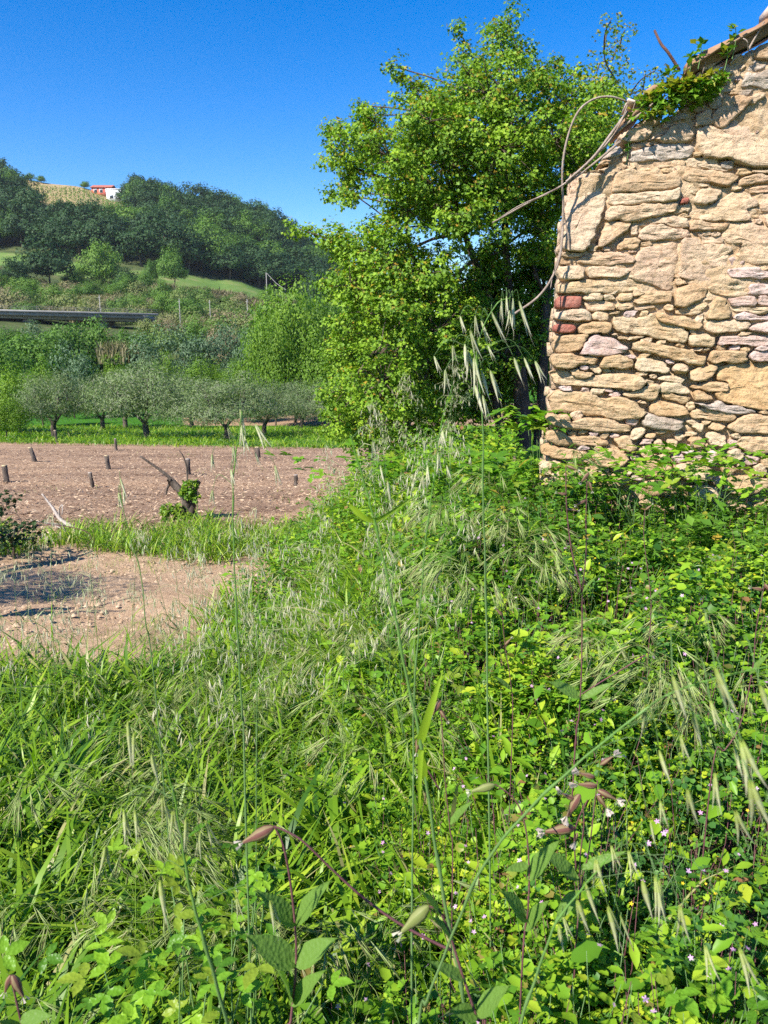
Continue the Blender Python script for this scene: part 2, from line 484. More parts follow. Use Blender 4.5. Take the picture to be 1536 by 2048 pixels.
def ground_mat():
    m, nt, out = new_mat('ground')
    L = nt.links.new
    g = N(nt, 'ShaderNodeNewGeometry')
    def noise(s, d=8, r=.65, st=None):
        n = N(nt, 'ShaderNodeTexNoise', Scale=s, Detail=d, Roughness=r)
        if st:
            mp = N(nt, 'ShaderNodeMapping'); mp.inputs['Scale'].default_value = st; L(g.outputs['Position'], mp.inputs[0]); L(mp.outputs[0], n.inputs['Vector'])
        else: L(g.outputs['Position'], n.inputs['Vector'])
        return n.outputs[0]
    soil = ramp(nt, noise(5), [(.3, (.045, .03, .018)), (.55, (.10, .068, .04)), (.75, (.16, .11, .065))]).outputs[0]
    sand = ramp(nt, noise(9, 10, .7), [(.3, (.30, .19, .115)), (.5, (.43, .29, .18)), (.7, (.50, .36, .24))]).outputs[0]
    fl = ramp(nt, noise(14, 10, .8, (1, 1.6, 1)), [(.32, (.11, .062, .04)), (.46, (.27, .178, .115)), (.56, (.38, .26, .175)), (.68, (.44, .32, .22))]).outputs[0]
    fl2 = ramp(nt, noise(1, 5, .65, (.12, .75, 1)), [(.36, (.66, .62, .60)), (.5, (.95, .93, .9)), (.66, (1.12, 1.08, 1.0))]).outputs[0]
    fm = N(nt, 'ShaderNodeMixRGB', blend_type='MULTIPLY'); fm.inputs[0].default_value = 1; L(fl, fm.inputs[1]); L(fl2, fm.inputs[2])
    mead = ramp(nt, noise(.12, 8, .7), [(.35, (.07, .14, .03)), (.55, (.12, .19, .045)), (.68, (.2, .2, .08))]).outputs[0]
    gr = ramp(nt, noise(3, 8, .7), [(.35, (.025, .09, .008)), (.6, (.05, .16, .012)), (.75, (.1, .2, .02))]).outputs[0]
    hill = ramp(nt, noise(.25, 8, .7), [(.35, (.03, .05, .018)), (.55, (.07, .09, .03)), (.7, (.13, .12, .055))]).outputs[0]
    vin = ramp(nt, noise(.4, 8, .7), [(.35, (.26, .19, .09)), (.6, (.38, .28, .15))]).outputs[0]
    base = soil
    edge = noise(1.6, 6, .75)
    for att, c in (('sand', sand), ('field', fm.outputs[0]), ('green', gr), ('hill', hill), ('meadow', mead), ('vineyard', vin)):
        a = N(nt, 'ShaderNodeAttribute', attribute_name=att)
        s1 = N(nt, 'ShaderNodeMath', operation='MULTIPLY_ADD'); L(edge, s1.inputs[0]); s1.inputs[1].default_value = .9; s1.inputs[2].default_value = -.45
        s2 = N(nt, 'ShaderNodeMath', operation='ADD'); L(a.outputs['Fac'], s2.inputs[0]); L(s1.outputs[0], s2.inputs[1])
        r = N(nt, 'ShaderNodeMapRange'); r.inputs['From Min'].default_value = .42; r.inputs['From Max'].default_value = .58; L(s2.outputs[0], r.inputs['Value'])
        mx = N(nt, 'ShaderNodeMixRGB'); L(r.outputs[0], mx.inputs[0]); L(base, mx.inputs[1]); L(c, mx.inputs[2]); base = mx.outputs[0]
    d = N(nt, 'ShaderNodeBsdfPrincipled'); d.inputs['Roughness'].default_value = .95; d.inputs['Specular IOR Level'].default_value = .1
    L(base, d.inputs['Base Color'])
    b = N(nt, 'ShaderNodeBump', Strength=.9, Distance=.05); L(noise(11, 10, .75), b.inputs['Height']); L(b.outputs[0], d.inputs['Normal'])
    L(d.outputs[0], out.inputs[0])
    return m


# ---------------------------------------------------------------- terrain
def sstep(x, a, b):
    t = np.clip((x - a) / (b - a), 0, 1)
    return t * t * (3 - 2 * t)


FAR_Y = np.array([100, 130, 160, 200, 250, 300, 350, 400, 600, 1500, 4000.])
COLS = {-1200: (655, 620, 570, 500, 430, 350, 290), -400: (655, 620, 570, 500, 430, 350, 290),
        0: (665, 632, 590, 530, 468, 405, 352), 150: (668, 640, 600, 545, 480, 415, 366), 300: (670, 645, 612, 560, 500, 440, 405),
        450: (672, 650, 625, 590, 530, 470, 440), 550: (675, 655, 635, 605, 565, 505, 468), 620: (678, 662, 645, 622, 590, 555, 530),
        700: (680, 668, 655, 640, 618, 595, 585), 800: (682, 672, 662, 650, 640, 630, 620), 1000: (683, 676, 670, 665, 660, 655, 650),
        2600: (683, 676, 670, 665, 660, 655, 650)}
CX = sorted(COLS)
CA = np.array([(c - 768) / F / 1.04 for c in CX])
ZT = []
for c in CX:
    z = [-5.2] + [EYE + y * slope(p) for y, p in zip(FAR_Y[1:8], COLS[c])]
    z += [z[-1] - 25, 0, 0]
    ZT.append(z)
ZT = np.array(ZT)


def H(x, y):
    x = np.asarray(x, float); y = np.asarray(y, float)
    yy = np.maximum(y, 0)
    base = np.interp(y, [-60, -5, 0, 5, 12, 40, 62, 100], [0, 0, 0, -.62, -1.2, -3.45, -4.9, -5.2])
    hb = np.interp(yy, [0, 1, 3, 4.5, 8, 13, 24], [0, .22, .76, .96, 1.05, .80, 0])
    x0 = -.075 * yy
    bank = sstep(x, x0 - .15 - .05 * yy, x0 + .55 + .07 * yy)
    near = base + hb * bank
    near = near + .02 * np.sin(x * 5 + y * 2) * np.cos(y * 3.1 - x) + .015 * np.sin(x * 11 - y * 7)
    a = x / np.maximum(y, 1)
    fi = np.interp(y, FAR_Y, np.arange(len(FAR_Y)))
    i0 = np.clip(np.floor(fi).astype(int), 0, len(FAR_Y) - 2); fy = fi - i0
    ci = np.interp(a, CA, np.arange(len(CA)))
    j0 = np.clip(np.floor(ci).astype(int), 0, len(CA) - 2); fx = ci - j0
    fx = fx * fx * (3 - 2 * fx)
    far = (ZT[j0, i0] * (1 - fx) + ZT[j0 + 1, i0] * fx) * (1 - fy) + (ZT[j0, i0 + 1] * (1 - fx) + ZT[j0 + 1, i0 + 1] * fx) * fy
    far = far + 1.2 * np.sin(x * .06 + 1) * np.sin(y * .05)* sstep(y, 110, 180)
    return np.where(y < 100, near, far)


def h1(x, y): return float(H(np.array([x]), np.array([y]))[0])


def build_ground():
    def axis(stops):
        out = []
        for a, b, s in stops: out += list(np.arange(a, b, s))
        return np.array(out + [stops[-1][1]])
    xs = axis([(-4000, -1000, 500), (-1000, -300, 60), (-300, -80, 5), (-80, -20, 1.5), (-20, -6, .4), (-6, 6, .12), (6, 20, .5), (20, 80, 2), (80, 300, 15), (300, 1000, 70), (1000, 4000, 500)])
    ys = axis([(-200, -20, 30), (-20, 0, 1.5), (0, 12, .12), (12, 45, .5), (45, 100, 1.5), (100, 420, 4), (420, 900, 40), (900, 4000, 400)])
    X, Y = np.meshgrid(xs, ys)
    Z = H(X, Y)
    # bumps of soil clods
    n1 = np.array([mnoise.fractal(Vector((x * .9, y * .9, 0)), .8, 2.1, 4) if (abs(x) < 20 and -1 < y < 45) else 0 for x, y in zip(X.ravel(), Y.ravel())]).reshape(X.shape)
    Z = Z + .035 * n1
    nx, ny = len(xs), len(ys)
    V = np.stack([X, Y, Z], -1).reshape(-1, 3)
    idx = np.arange(nx * ny).reshape(ny, nx)
    Q = np.stack([idx[:-1, :-1], idx[:-1, 1:], idx[1:, 1:], idx[1:, :-1]], -1).reshape(-1, 4)
    me = mesh('ground', V, Q, [ground_mat()], smooth=True)
    x, y = V[:, 0], V[:, 1]
    a = x / np.maximum(y, .5)
    sand = sstep(y, 3.5, 4.1) * (1 - sstep(y, 8.3, 9.0)) * (1 - sstep(a, -.20, -.10))
    sand = np.maximum(sand, .8 * sstep(y, 8.3, 9) * (1 - sstep(y, 11, 12)) * (1 - sstep(a, -.05, .05)))
    field = sstep(y, 10.0, 11.0) * (1 - sstep(y, 95, 100)) 
    field = field * (1 - sstep(a, .4, .5))
    # orchard grass band
    far_edge = 37 - 14 * (a + .2)
    green = sstep(y, far_edge - 1.5, far_edge + 1.5) * (1 - sstep(y, 62, 64) * sstep(a, -.28, -.24))
    green = np.maximum(green, .3 * sstep(y, 9, 10) * (1 - sstep(y, 11.5, 12.5)))
    green = np.where(y > 90, 1, green)
    hill = sstep(y, 98, 112)
    pyv = np.zeros_like(y)
    zz = V[:, 2]
    # meadow on the slope: a strip across the hillside
    my = np.interp(a, [-1, -.5, -.34, -.2, -.1, 0.1], [262, 262, 248, 262, 262, 250])
    wdt = np.interp(a, [-1, -.5, -.34, -.28, -.2, -.1, .1], [12, 12, 9, 12, 16, 36, 40])
    meadow = np.clip(1.4 - np.abs(y - my) / wdt, 0, 1)
    vin = sstep(y, 330, 345) * (1 - sstep(y, 396, 430)) * sstep(a, -.46, -.435) * (1 - sstep(a, -.30, -.25))
    for nme, v in (('sand', sand), ('field', field), ('green', green), ('hill', hill), ('meadow', meadow), ('vineyard', vin)):
        at = me.attributes.new(nme, 'FLOAT', 'POINT')
        at.data.foreach_set('value', v.astype(np.float32))
    o = link('ground', me)
    o['kind'] = 'structure'
    return o


build_ground()


def norm01(a): return np.clip(a, 0, 1)


# ---------------------------------------------------------------- ruined stone wall
WPSI = math.radians(8)
W_O = P(1110, 700, 4.5)
W_D = Vector((math.cos(WPSI), -math.sin(WPSI), 0))
W_N = Vector((-math.sin(WPSI), -math.cos(WPSI), 0))
CAMP = Vector((0, 0, EYE))


def wall_st(px, py):
    r = ray(px, py)
    k = (W_O - CAMP).dot(W_N) / r.dot(W_N)
    p = CAMP + r * k
    return ((p - W_O).dot(W_D), p.z - W_O.z)


def wall_pt(s_, t, w): return W_O + W_D * s_ + Vector((0, 0, t)) + W_N * w


REG = {'1': (1120, 330, 7.314), '2': (1326, 330, 7.314), '3': (1100, 500, 6.98), '4': (1316, 500, 6.98),
       '5': (1076, 700, 6.4), '6': (1296, 700, 6.4), '7': (1200, 170, 9.035), '8': (1356, 30, 6.4), '0': (0, 0, 1)}
STONES = '''
3s 150,60 270,50 300,95 400,110 520,80 640,35 860,30 1100,65 1170,90 1180,180 1030,195 900,190 860,225 700,215 600,195 340,190 200,190 150,170
3s 115,235 450,230 475,250 470,390 430,405 125,410
3s 515,280 560,250 700,240 1000,240 1150,230 1170,300 1060,350 960,380 800,400 620,380 530,370
3s 105,520 130,480 300,460 520,420 760,445 1000,430 1250,445 1420,470 1460,500 1300,540 1150,580 960,590 780,600 500,600 250,600 150,600
3b 85,645 430,645 440,680 425,820 90,815 75,800
3s 465,680 490,615 600,610 725,620 728,705 600,710 470,705
3o 740,620 880,630 930,670 900,700 745,710
3s 470,770 520,720 700,725 890,760 900,840 760,850 600,840 510,830
3o 912,780 960,735 1130,735 1155,770 1120,820 980,850 915,840
3s 940,640 1000,600 1140,595 1150,650 1110,710 1000,720 950,700
3s 780,590 900,565 960,590 900,620 800,620
3o 1155,590 1200,540 1300,545 1315,600 1250,640 1165,650
3o 1165,700 1300,610 1400,575 1560,580 1680,600 1690,720 1560,745 1440,750 1250,765 1170,750
3s 1150,825 1300,790 1470,770 1480,810 1300,845 1180,850
3s 60,930 90,860 300,840 480,830 560,880 570,940 550,1000 400,1000 200,990 80,970
3s 580,920 640,870 800,870 830,900 810,980 700,985 620,970
3s 820,890 900,862 990,862 940,890 840,900
3p 1010,890 1080,860 1200,865 1180,920 1060,940
3b 45,1080 80,1030 320,1040 370,1080 335,1160 150,1165 60,1145
3s 385,1100 440,1050 620,1000 840,1020 850,1080 820,1150 640,1165 470,1185 395,1150
3s 870,960 1000,935 1200,955 1350,935 1450,880 1536,860 1640,930 1780,1020 1900,1130 1910,1250 1860,1290 1700,1270 1508,1230 1200,1170 1100,1150 1050,1180 920,1130 900,1050
4s -60,900 120,915 400,955 560,1005 600,1050 580,1100 420,1110 300,1080 0,1010
3w 845,1175 900,1160 935,1185 880,1200 850,1195
3s 1060,1240 1180,1215 1320,1205 1200,1238 1100,1255
3s 55,1210 200,1190 460,1190 550,1180 490,1260 460,1330 380,1400 260,1440 100,1440 45,1400
3p 480,1320 560,1210 640,1185 700,1215 880,1230 940,1280 1080,1340 1100,1380 1000,1440 800,1470 600,1480 420,1450
0s 1263,690 1275,684 1300,687 1340,693 1380,703 1405,711 1413,720 1405,731 1385,728 1335,716 1300,706 1265,705
0m 1275,505 1290,497 1325,489 1356,480 1356,520 1349,545 1343,570 1340,580 1320,576 1300,568 1270,562 1258,552 1268,530 1270,515
0m 1362,479 1393,479 1399,486 1408,490 1464,492 1466,500 1455,510 1456,520 1450,536 1445,545 1435,546 1434,558 1425,566 1396,563 1373,561 1353,556 1358,540 1360,518
4s 240,340 300,400 420,470 260,490 235,440
4o 690,540 760,500 900,470 1100,440 1240,430 1240,640 1110,655 960,655 850,640 780,610
4p 1255,485 1536,470 1700,470 1700,620 1260,620
4p 960,270 1060,260 1250,250 1420,270 1600,330 1600,395 1250,400 980,415
4p 970,680 1100,665 1370,655 1375,740 1300,790 1100,800 1000,780
4p 1390,655 1600,645 1600,770 1385,770
4o 990,800 1200,805 1400,795 1600,810 1500,885 1350,885 1200,850 1080,855
4p 1030,930 1120,885 1250,865 1450,925 1600,855 1600,980 1400,985 1120,970
4s 660,970 700,890 760,740 800,670 900,665 955,700 970,800 1000,860 1010,940 850,975 760,970
4s 655,1090 680,1010 780,985 1000,985 1320,1010 1240,1090 1100,1145 1000,1130 860,1170 710,1150
4p 1240,1095 1400,1025 1600,1005 1600,1190 1380,1140
4p 850,1250 900,1195 1200,1205 1600,1215 1600,1335 1200,1338 1000,1320 840,1315
4s 260,520 400,490 560,465 680,520 670,600 620,690 500,730 380,800 220,790 230,700
4o 640,650 700,605 790,660 700,710 610,740
4s 230,870 320,815 500,775 700,735 690,800 540,905 300,895
4s 540,910 640,895 630,960 590,1030 530,1000
4s 410,1210 500,1180 660,1160 760,1230 780,1290 740,1350 600,1340 430,1355
4s 600,1400 680,1370 720,1400 640,1430
6o 790,30 900,0 1100,10 1250,50 1250,150 1150,160 920,155 860,190 780,150
6p 1310,20 1600,20 1600,145 1380,150 1300,128
6r 300,240 350,170 440,165 510,200 530,260 480,310 380,305 310,280
5s 1230,220 1275,120 1330,105 1536,115 1668,215 1678,290 1536,285 1240,260
5s 795,190 850,80 1090,65 1220,130 1215,230 1100,240 850,225
5p 1095,72 1200,60 1250,95 1220,122 1140,98
5s 165,130 200,50 400,45 600,100 730,80 760,140 700,190 630,180 500,180 470,230 300,235 190,220
5s 165,300 200,268 430,290 450,345 560,375 700,350 850,295 1200,310 1280,350 1400,390 1340,440 1250,510 1100,495 860,480 700,465 500,450 300,440 200,420
5o 425,250 500,252 640,290 720,300 660,350 560,365 480,340 430,310
5o 645,200 800,200 800,300 725,295 695,250
5o 680,515 760,485 860,525 800,565 700,550
5s 135,640 170,580 230,530 400,545 640,540 740,590 900,625 1000,595 1130,612 1360,740 1370,800 1300,870 1150,880 950,880 700,830 500,790 300,780 160,770
5p 911,560 1000,532 1060,575 950,608
5o 1065,565 1150,525 1300,500 1420,445 1530,440 1548,500 1518,600 1450,640 1200,600 1130,590
5o 100,850 200,820 400,840 420,930 560,885 700,865 1000,920 1180,960 1200,1020 1100,1050 800,1050 600,1020 560,1000 430,1000 250,970 120,940
5o 90,1080 160,1030 300,1030 340,1100 560,1110 740,1105 860,1160 920,1210 700,1230 450,1210 250,1210 150,1160
5s 40,1270 100,1215 300,1260 600,1290 640,1330 560,1380 330,1400 150,1370 60,1330
5s 25,1480 60,1430 170,1430 180,1500 170,1590 30,1590
5s 25,1640 100,1620 230,1640 240,1700 130,1730 40,1710
5s 775,1310 860,1270 1000,1260 1120,1310 1000,1380 850,1390
5o 970,1150 1080,1105 1160,1100 1190,1180 1250,1220 1200,1290 1110,1290 1020,1230
5o 1170,1130 1220,1020 1390,990 1380,1050 1280,1130 1190,1160
6g -70,900 -30,805 100,835 250,872 420,892 430,980 380,1030 200,1015 0,975 -70,960
6s 20,780 60,680 130,625 200,655 350,692 440,720 500,760 500,825 250,848 100,825
6s 150,550 200,545 350,565 540,605 530,650 470,670 350,650 200,610
6s 150,470 200,410 330,400 500,480 530,520 480,570 300,538 160,540
6s 110,370 250,322 450,350 470,380 420,430 200,400
6s 520,300 570,250 700,210 880,190 890,260 760,370 640,405 540,390
6s 530,470 700,430 1000,410 1020,520 900,545 700,500 580,490
6s 580,645 600,520 700,530 850,620 700,640
6g 570,672 740,720 900,655 960,692 1200,722 1400,782 1250,810 1130,830 900,790 700,740
6e 905,215 1300,165 1650,170 1650,760 1400,765 1100,700 900,620 830,560 1030,525 1010,400 880,380 900,280
6o 540,800 600,762 760,742 900,795 1100,825 1130,860 1060,920 900,900 700,880 560,860
6o 1010,970 1150,885 1250,825 1500,835 1650,840 1650,1070 1400,1060 1250,1060 1100,1050
6o 1120,1160 1200,1120 1350,1100 1650,1130 1650,1300 1400,1320 1200,1280
6s 765,990 820,925 980,950 960,1020 880,1040
6s 485,905 560,890 700,960 680,1050 600,1010
6o 750,1090 850,1055 1000,1100 1000,1200 880,1240 780,1190
6s 1000,1320 1130,1250 1230,1340 1160,1420 1050,1400
6p 1250,1350 1420,1400 1400,1450 1280,1490 1210,1420
6o 860,1310 930,1290 940,1380 880,1370
6s 330,1100 430,1045 460,1110 400,1180
6s 500,1130 640,1100 740,1180 700,1240 560,1250
6o 1440,1340 1650,1340 1650,1500 1480,1500
2s 260,140 300,70 400,45 700,100 900,130 1060,150 1080,210 960,300 850,320 600,260 420,250 300,210
2o 1075,110 1100,65 1280,72 1275,140 1130,140
2s 1290,92 1536,82 1750,90 1750,130 1300,130
2s 1100,230 1200,180 1420,150 1700,190 1700,250 1370,270 1200,300 1100,290
2s 1180,370 1350,330 1700,330 1700,390 1400,410 1220,395
2m 1405,480 1450,425 1700,410 1700,690 1430,680 1400,600
2m 380,700 400,655 500,625 700,605 860,505 1000,410 1200,385 1250,450 1300,500 1390,560 1385,630 1250,640 1190,700 1275,740 1275,815 1000,825 900,800 750,835 600,800 430,785
2s 530,370 680,350 850,400 830,450 760,530 600,600 450,560 430,500
2o 130,700 200,605 370,585 370,690 250,700
2b 255,500 370,482 370,570 222,590
0s 1145,343 1200,341 1225,349 1217,368 1203,430 1188,470 1168,505 1152,501 1124,503 1122,465 1130,430 1136,400 1140,370
0s 1228,354 1240,346 1262,340 1290,350 1330,352 1361,358 1360,372 1330,384 1290,380 1255,388 1222,386
0s 1222,388 1255,391 1290,384 1332,387 1359,376 1356,402 1320,408 1290,404 1250,412 1216,412
0s 1216,415 1250,415 1290,408 1320,411 1355,406 1350,426 1328,431 1290,438 1262,445 1230,440 1211,444
0s 1211,447 1230,443 1262,448 1258,460 1240,470 1212,492 1195,498
0s 1290,455 1326,449 1350,459 1380,463 1383,470 1365,477 1326,480 1300,482 1275,480 1280,465
0s 1272,452 1292,442 1326,434 1350,431 1370,441 1379,448 1376,456 1350,456 1322,446 1288,451
0o 1230,492 1248,477 1268,475 1280,482 1272,500 1250,497 1238,502
0s 1124,507 1150,505 1166,508 1158,514 1122,514
2s 390,930 420,825 560,815 800,855 940,880 940,955 780,975 650,968 420,958
0m 1438,453 1457,444 1502,444 1514,453 1560,452 1560,530 1502,530 1478,520 1470,512 1480,497 1500,487 1462,488 1442,482 1446,468
2s 480,1000 560,1042 760,1050 860,1060 900,1140 700,1150 600,1155 555,1130 540,1070
4p 980,110 1150,105 1200,180 1100,240 995,210
8m 225,1500 350,1435 560,1485 760,1260 900,1185 1152,1070 1310,1060 1310,1960 900,1945 700,1885 500,1845 300,1825 245,1650
8s 405,1300 560,1160 565,1055 800,1045 950,1100 750,1290 560,1475 500,1440 425,1380
8s 510,1000 600,910 720,880 740,930 620,1010 510,1045
8g 800,960 960,960 900,1020 830,1050 785,1000
8s 820,1110 1040,985 1130,1035 930,1180 880,1140
8g 805,900 850,755 930,785 1152,705 1310,680 1310,950 1152,968 950,920 830,930
8g 880,640 1000,565 1090,605 1100,680 980,728 900,718
8s 965,520 1010,425 1152,365 1310,335 1310,560 1100,580 960,560
8g 535,735 640,645 780,565 800,600 700,670 565,740
8s 650,660 700,560 760,515 795,530 790,570 700,610
8p 250,720 280,635 500,505 580,560 470,640 300,748
8s 350,740 470,655 540,700 420,770
8s 185,815 260,742 300,762 220,830
8s 520,870 560,795 650,800 660,850 560,900
8p 700,830 790,785 780,850 720,880
8p 862,500 920,472 950,520 872,550
8s 755,690 850,625 860,680 790,738
8g 370,1080 540,1055 560,1145 480,1220 400,1180
8s 205,1370 250,1265 390,1245 400,1330 500,1400 300,1415 225,1430
8s 160,1210 300,1155 370,1210 240,1265
8p 980,1520 1000,1480 1030,1500 1000,1530
7s 330,930 600,785 900,745 960,785 860,960 760,1000 500,1055 360,1045
7s 520,1070 900,1045 1090,1070 980,1128 700,1128 540,1120
7g 515,1380 550,1215 760,1172 1100,1065 1500,1065 1640,1105 1655,1250 1500,1345 1200,1350 1000,1360 750,1398
7s 600,1445 850,1432 1200,1375 1400,1400 1536,1405 1536,1480 1200,1508 900,1508 650,1495
7s 975,1000 1110,960 1240,810 1360,710 1500,695 1640,765 1700,900 1600,1030 1300,1030 1100,1045
7s 870,1010 965,925 1100,810 1210,800 1100,940 960,1010
7s 600,740 850,590 950,565 1050,625 1100,700 950,745 800,760
7g 60,1330 180,1145 380,1135 400,1260 250,1320 100,1350
7s -60,1450 100,1365 350,1295 300,1420 100,1465
7g 1130,620 1300,565 1500,535 1560,640 1350,680 1170,700
8s 95,1850 300,1832 500,1870 520,1970 130,1950
8g 545,1885 700,1885 730,1950 610,1998 535,1965
2s 430,10 800,5 945,60 930,108 800,98 450,30
7s -80,1530 200,1490 480,1495 300,1545 150,1560
0s 1180,905 1230,900 1260,915 1240,935 1190,930
0s 1262,925 1310,920 1345,935 1330,955 1270,950
0s 1350,925 1400,930 1440,945 1400,965 1355,955
0s 1100,945 1160,940 1190,952 1180,970 1110,968
0s 1200,945 1250,945 1262,965 1215,975
0s 1280,962 1340,962 1360,985 1290,990
0s 1440,955 1500,950 1545,965 1500,990 1450,985
0o 1370,972 1430,970 1440,1000 1380,1000
7s 400,1290 470,1310 480,1400 420,1420
'''
KMAT = {'s': 'stone', 'p': 'stone_pink', 'o': 'stone', 'e': 'stone_ochre', 'm': 'plaster', 'b': 'brick', 'g': 'stone_grey', 'w': 'plaster', 'r': 'stone'}
wall = empty('stone_wall', (W_O.x, W_O.y, h1(W_O.x, W_O.y)),
             'crumbling rubble stone gable wall of a ruined house, sunlit at the right', 'wall')
W_BASE = Vector(wall.location)


def chaikin(pts, n=2):
    for _ in range(n):
        q = []
        for i in range(len(pts)):
            a = pts[i]; b = pts[(i + 1) % len(pts)]
            q += [(a[0] * .82 + b[0] * .18, a[1] * .82 + b[1] * .18), (a[0] * .18 + b[0] * .82, a[1] * .18 + b[1] * .82)]
        pts = q
    return pts


def make_stone(poly_px, kind, seed):
    cx0 = sum(p[0] for p in poly_px) / len(poly_px); cy0 = sum(p[1] for p in poly_px) / len(poly_px)
    grow = 0 if kind in 'brw' else 1.3
    poly_px = [(a + grow * np.sign(a - cx0), b + grow * np.sign(b - cy0)) for a, b in poly_px]
    st = np.array(chaikin([wall_st(*p) for p in poly_px], 2 if kind == 'r' else 1))
    # resample outline
    d = np.linalg.norm(np.roll(st, -1, 0) - st, axis=1); cum = np.concatenate([[0], np.cumsum(d)])
    per = cum[-1]
    n = int(np.clip(per / .016, 24, 80))
    cl = np.vstack([st, st[:1]])
    q = np.linspace(0, per, n, endpoint=False)
    o = np.stack([np.interp(q, cum, cl[:, 0]), np.interp(q, cum, cl[:, 1])], -1)
    c = o.mean(0)
    w, v = np.linalg.eigh(np.cov((o - c).T))
    ax = v[:, 1]
    pr = (o - c) @ ax; L1 = (pr.max() - pr.min()) / 2
    pr2 = (o - c) @ v[:, 0]; L2 = (pr2.max() - pr2.min()) / 2
    q = c + ax * np.clip(pr, -(L1 - L2) * .85, (L1 - L2) * .85)[:, None] if L1 > L2 * 1.15 else np.repeat(c[None], n, 0)
    rs = random.Random(seed)
    if kind in 'me':
        front = rs.uniform(.010, .02); rings = [(0, -.12), (0, -.01), (.003, front * .7), (.010, front), (.03, front)]; amp = .013
    elif kind == 'b':
        front = rs.uniform(.03, .04); rings = [(0, -.12), (0, front * .5), (.002, front * .85), (.006, front)]; amp = .003
    elif kind == 'r':
        rings = [(.01, -.05), (0, 0), (.003, .02), (.012, .04), (.025, .055)]; front = .06; amp = .002
    else:
        front = rs.uniform(.014, .040) if L2 > .03 else rs.uniform(.008, .026)
        rings = [(0, -.12), (0, front * .2), (.002, front * .7), (.006, front * .96), (.014, front)]; amp = .012
    rings += [(-f, front) for f in (.75, .55, .38, .22)]
    rad_ = np.linalg.norm(o - q, axis=1)
    tx, ty = rs.uniform(-.12, .12), rs.uniform(-.25, .12)
    V = []; T = []
    for k, (f, wv) in enumerate(rings):
        for i in range(n):
            if f < 0: ff = -f * max(0., 1 - .03 / max(rad_[i], .03) ) if rad_[i] > .04 else -f * .45
            else: ff = max(1 - f / max(rad_[i], 1e-4), .5)
            s_, t = q[i] + (o[i] - q[i]) * ff
            nz = mnoise.fractal(Vector((s_ * 13 + seed * 3.1, t * 30, seed)), .75, 2.1, 5)
            n2 = mnoise.noise(Vector((s_ * 60, t * 90, seed * 1.7)))
            vd = mnoise.voronoi(Vector((s_ * 16, t * 34, seed * 2.3)))[0][0] if kind not in 'br' else .4
            wob = (nz * .5 + n2 * .25 + (min(vd, .8) - .4) * 1.1)
            if k:
                ww = wv + amp * wob * (1 if k > 1 else .4) + ((s_ - c[0]) * tx + (t - c[1]) * ty if kind != 'b' else 0) * (1 if k > 1 else .3)
            else: ww = wv
            if 0 <= f <= .01 and kind not in 'br':
                s_ += .012 * n2 + .006 * nz; t += .010 * nz
            V.append(wall_pt(s_, t, ww) - W_BASE)
    for k in range(len(rings) - 1):
        for i in range(n):
            a = k * n + i; b = k * n + (i + 1) % n
            T += [(a, b, b + n), (a, b + n, a + n)]
    e = len(V); m = (len(rings) - 1) * n
    V.append(sum(V[m:m + n], Vector()) / n)
    T += [(m + i, m + (i + 1) % n, e) for i in range(n)]
    # orientation: outline in image is clockwise or not
    area = sum(o[i][0] * o[(i + 1) % n][1] - o[(i + 1) % n][0] * o[i][1] for i in range(n))
    T = np.array(T)
    if area < 0: T = T[:, ::-1]
    name = {'b': 'brick', 'm': 'mortar_patch', 'e': 'mortar_patch', 'r': 'pebble', 'w': 'pebble'}.get(kind, 'stone')
    mt = M[KMAT[kind]]
    if kind == 'o' or (kind == 's' and cy0 > 600 + 60 * math.sin(seed)): mt = M['stone_warm']
    ob = link(name, mesh(name, [tuple(x) for x in V], T, [mt], smooth=True), wall)
    if kind == 'b': ob['label'] = 'red clay brick'
    return st


M['stone_warm'] = stone_mat('warm ochre limestone', [(.36, .22, .11), (.45, .30, .16), (.50, .36, .21), (.54, .42, .28)], (.50, .34, .2))


def inpoly(x, y, poly):
    poly = np.asarray(poly, float)
    c = np.zeros(np.shape(x), bool)
    j = len(poly) - 1
    for i in range(len(poly)):
        xi, yi = poly[i]; xj, yj = poly[j]
        with np.errstate(divide='ignore', invalid='ignore'):
            hit = ((yi > y) != (yj > y)) & (x < (xj - xi) * (y - yi) / (yj - yi + 1e-12) + xi)
        c ^= hit
        j = i
    return c


OUT = [(1096, 1140), (1096, 990), (1100, 900), (1112, 780), (1120, 650), (1126, 560), (1134, 480), (1146, 400), (1154, 354), (1205, 349), (1218, 322),
       (1245, 304), (1252, 282), (1290, 262), (1330, 238), (1372, 206), (1392, 172), (1412, 150), (1450, 128), (1500, 100), (1545, 80), (1760, -60), (2000, -215), (2000, 1140)]
gx, gy = np.meshgrid(np.arange(1080, 2004, 4), np.arange(-220, 1140, 4))
cover = np.zeros(gx.shape, bool)
sid = 0
polys = []
for ln in STONES.strip().split('\n'):
    k, rest = ln.split(' ', 1)
    ox, oy, sc_ = REG[k[0]]
    pts = [tuple(map(float, p.split(','))) for p in rest.split()]
    pts = [(ox + a / sc_, oy + b / sc_) for a, b in pts]
    polys.append((pts, k[1]))
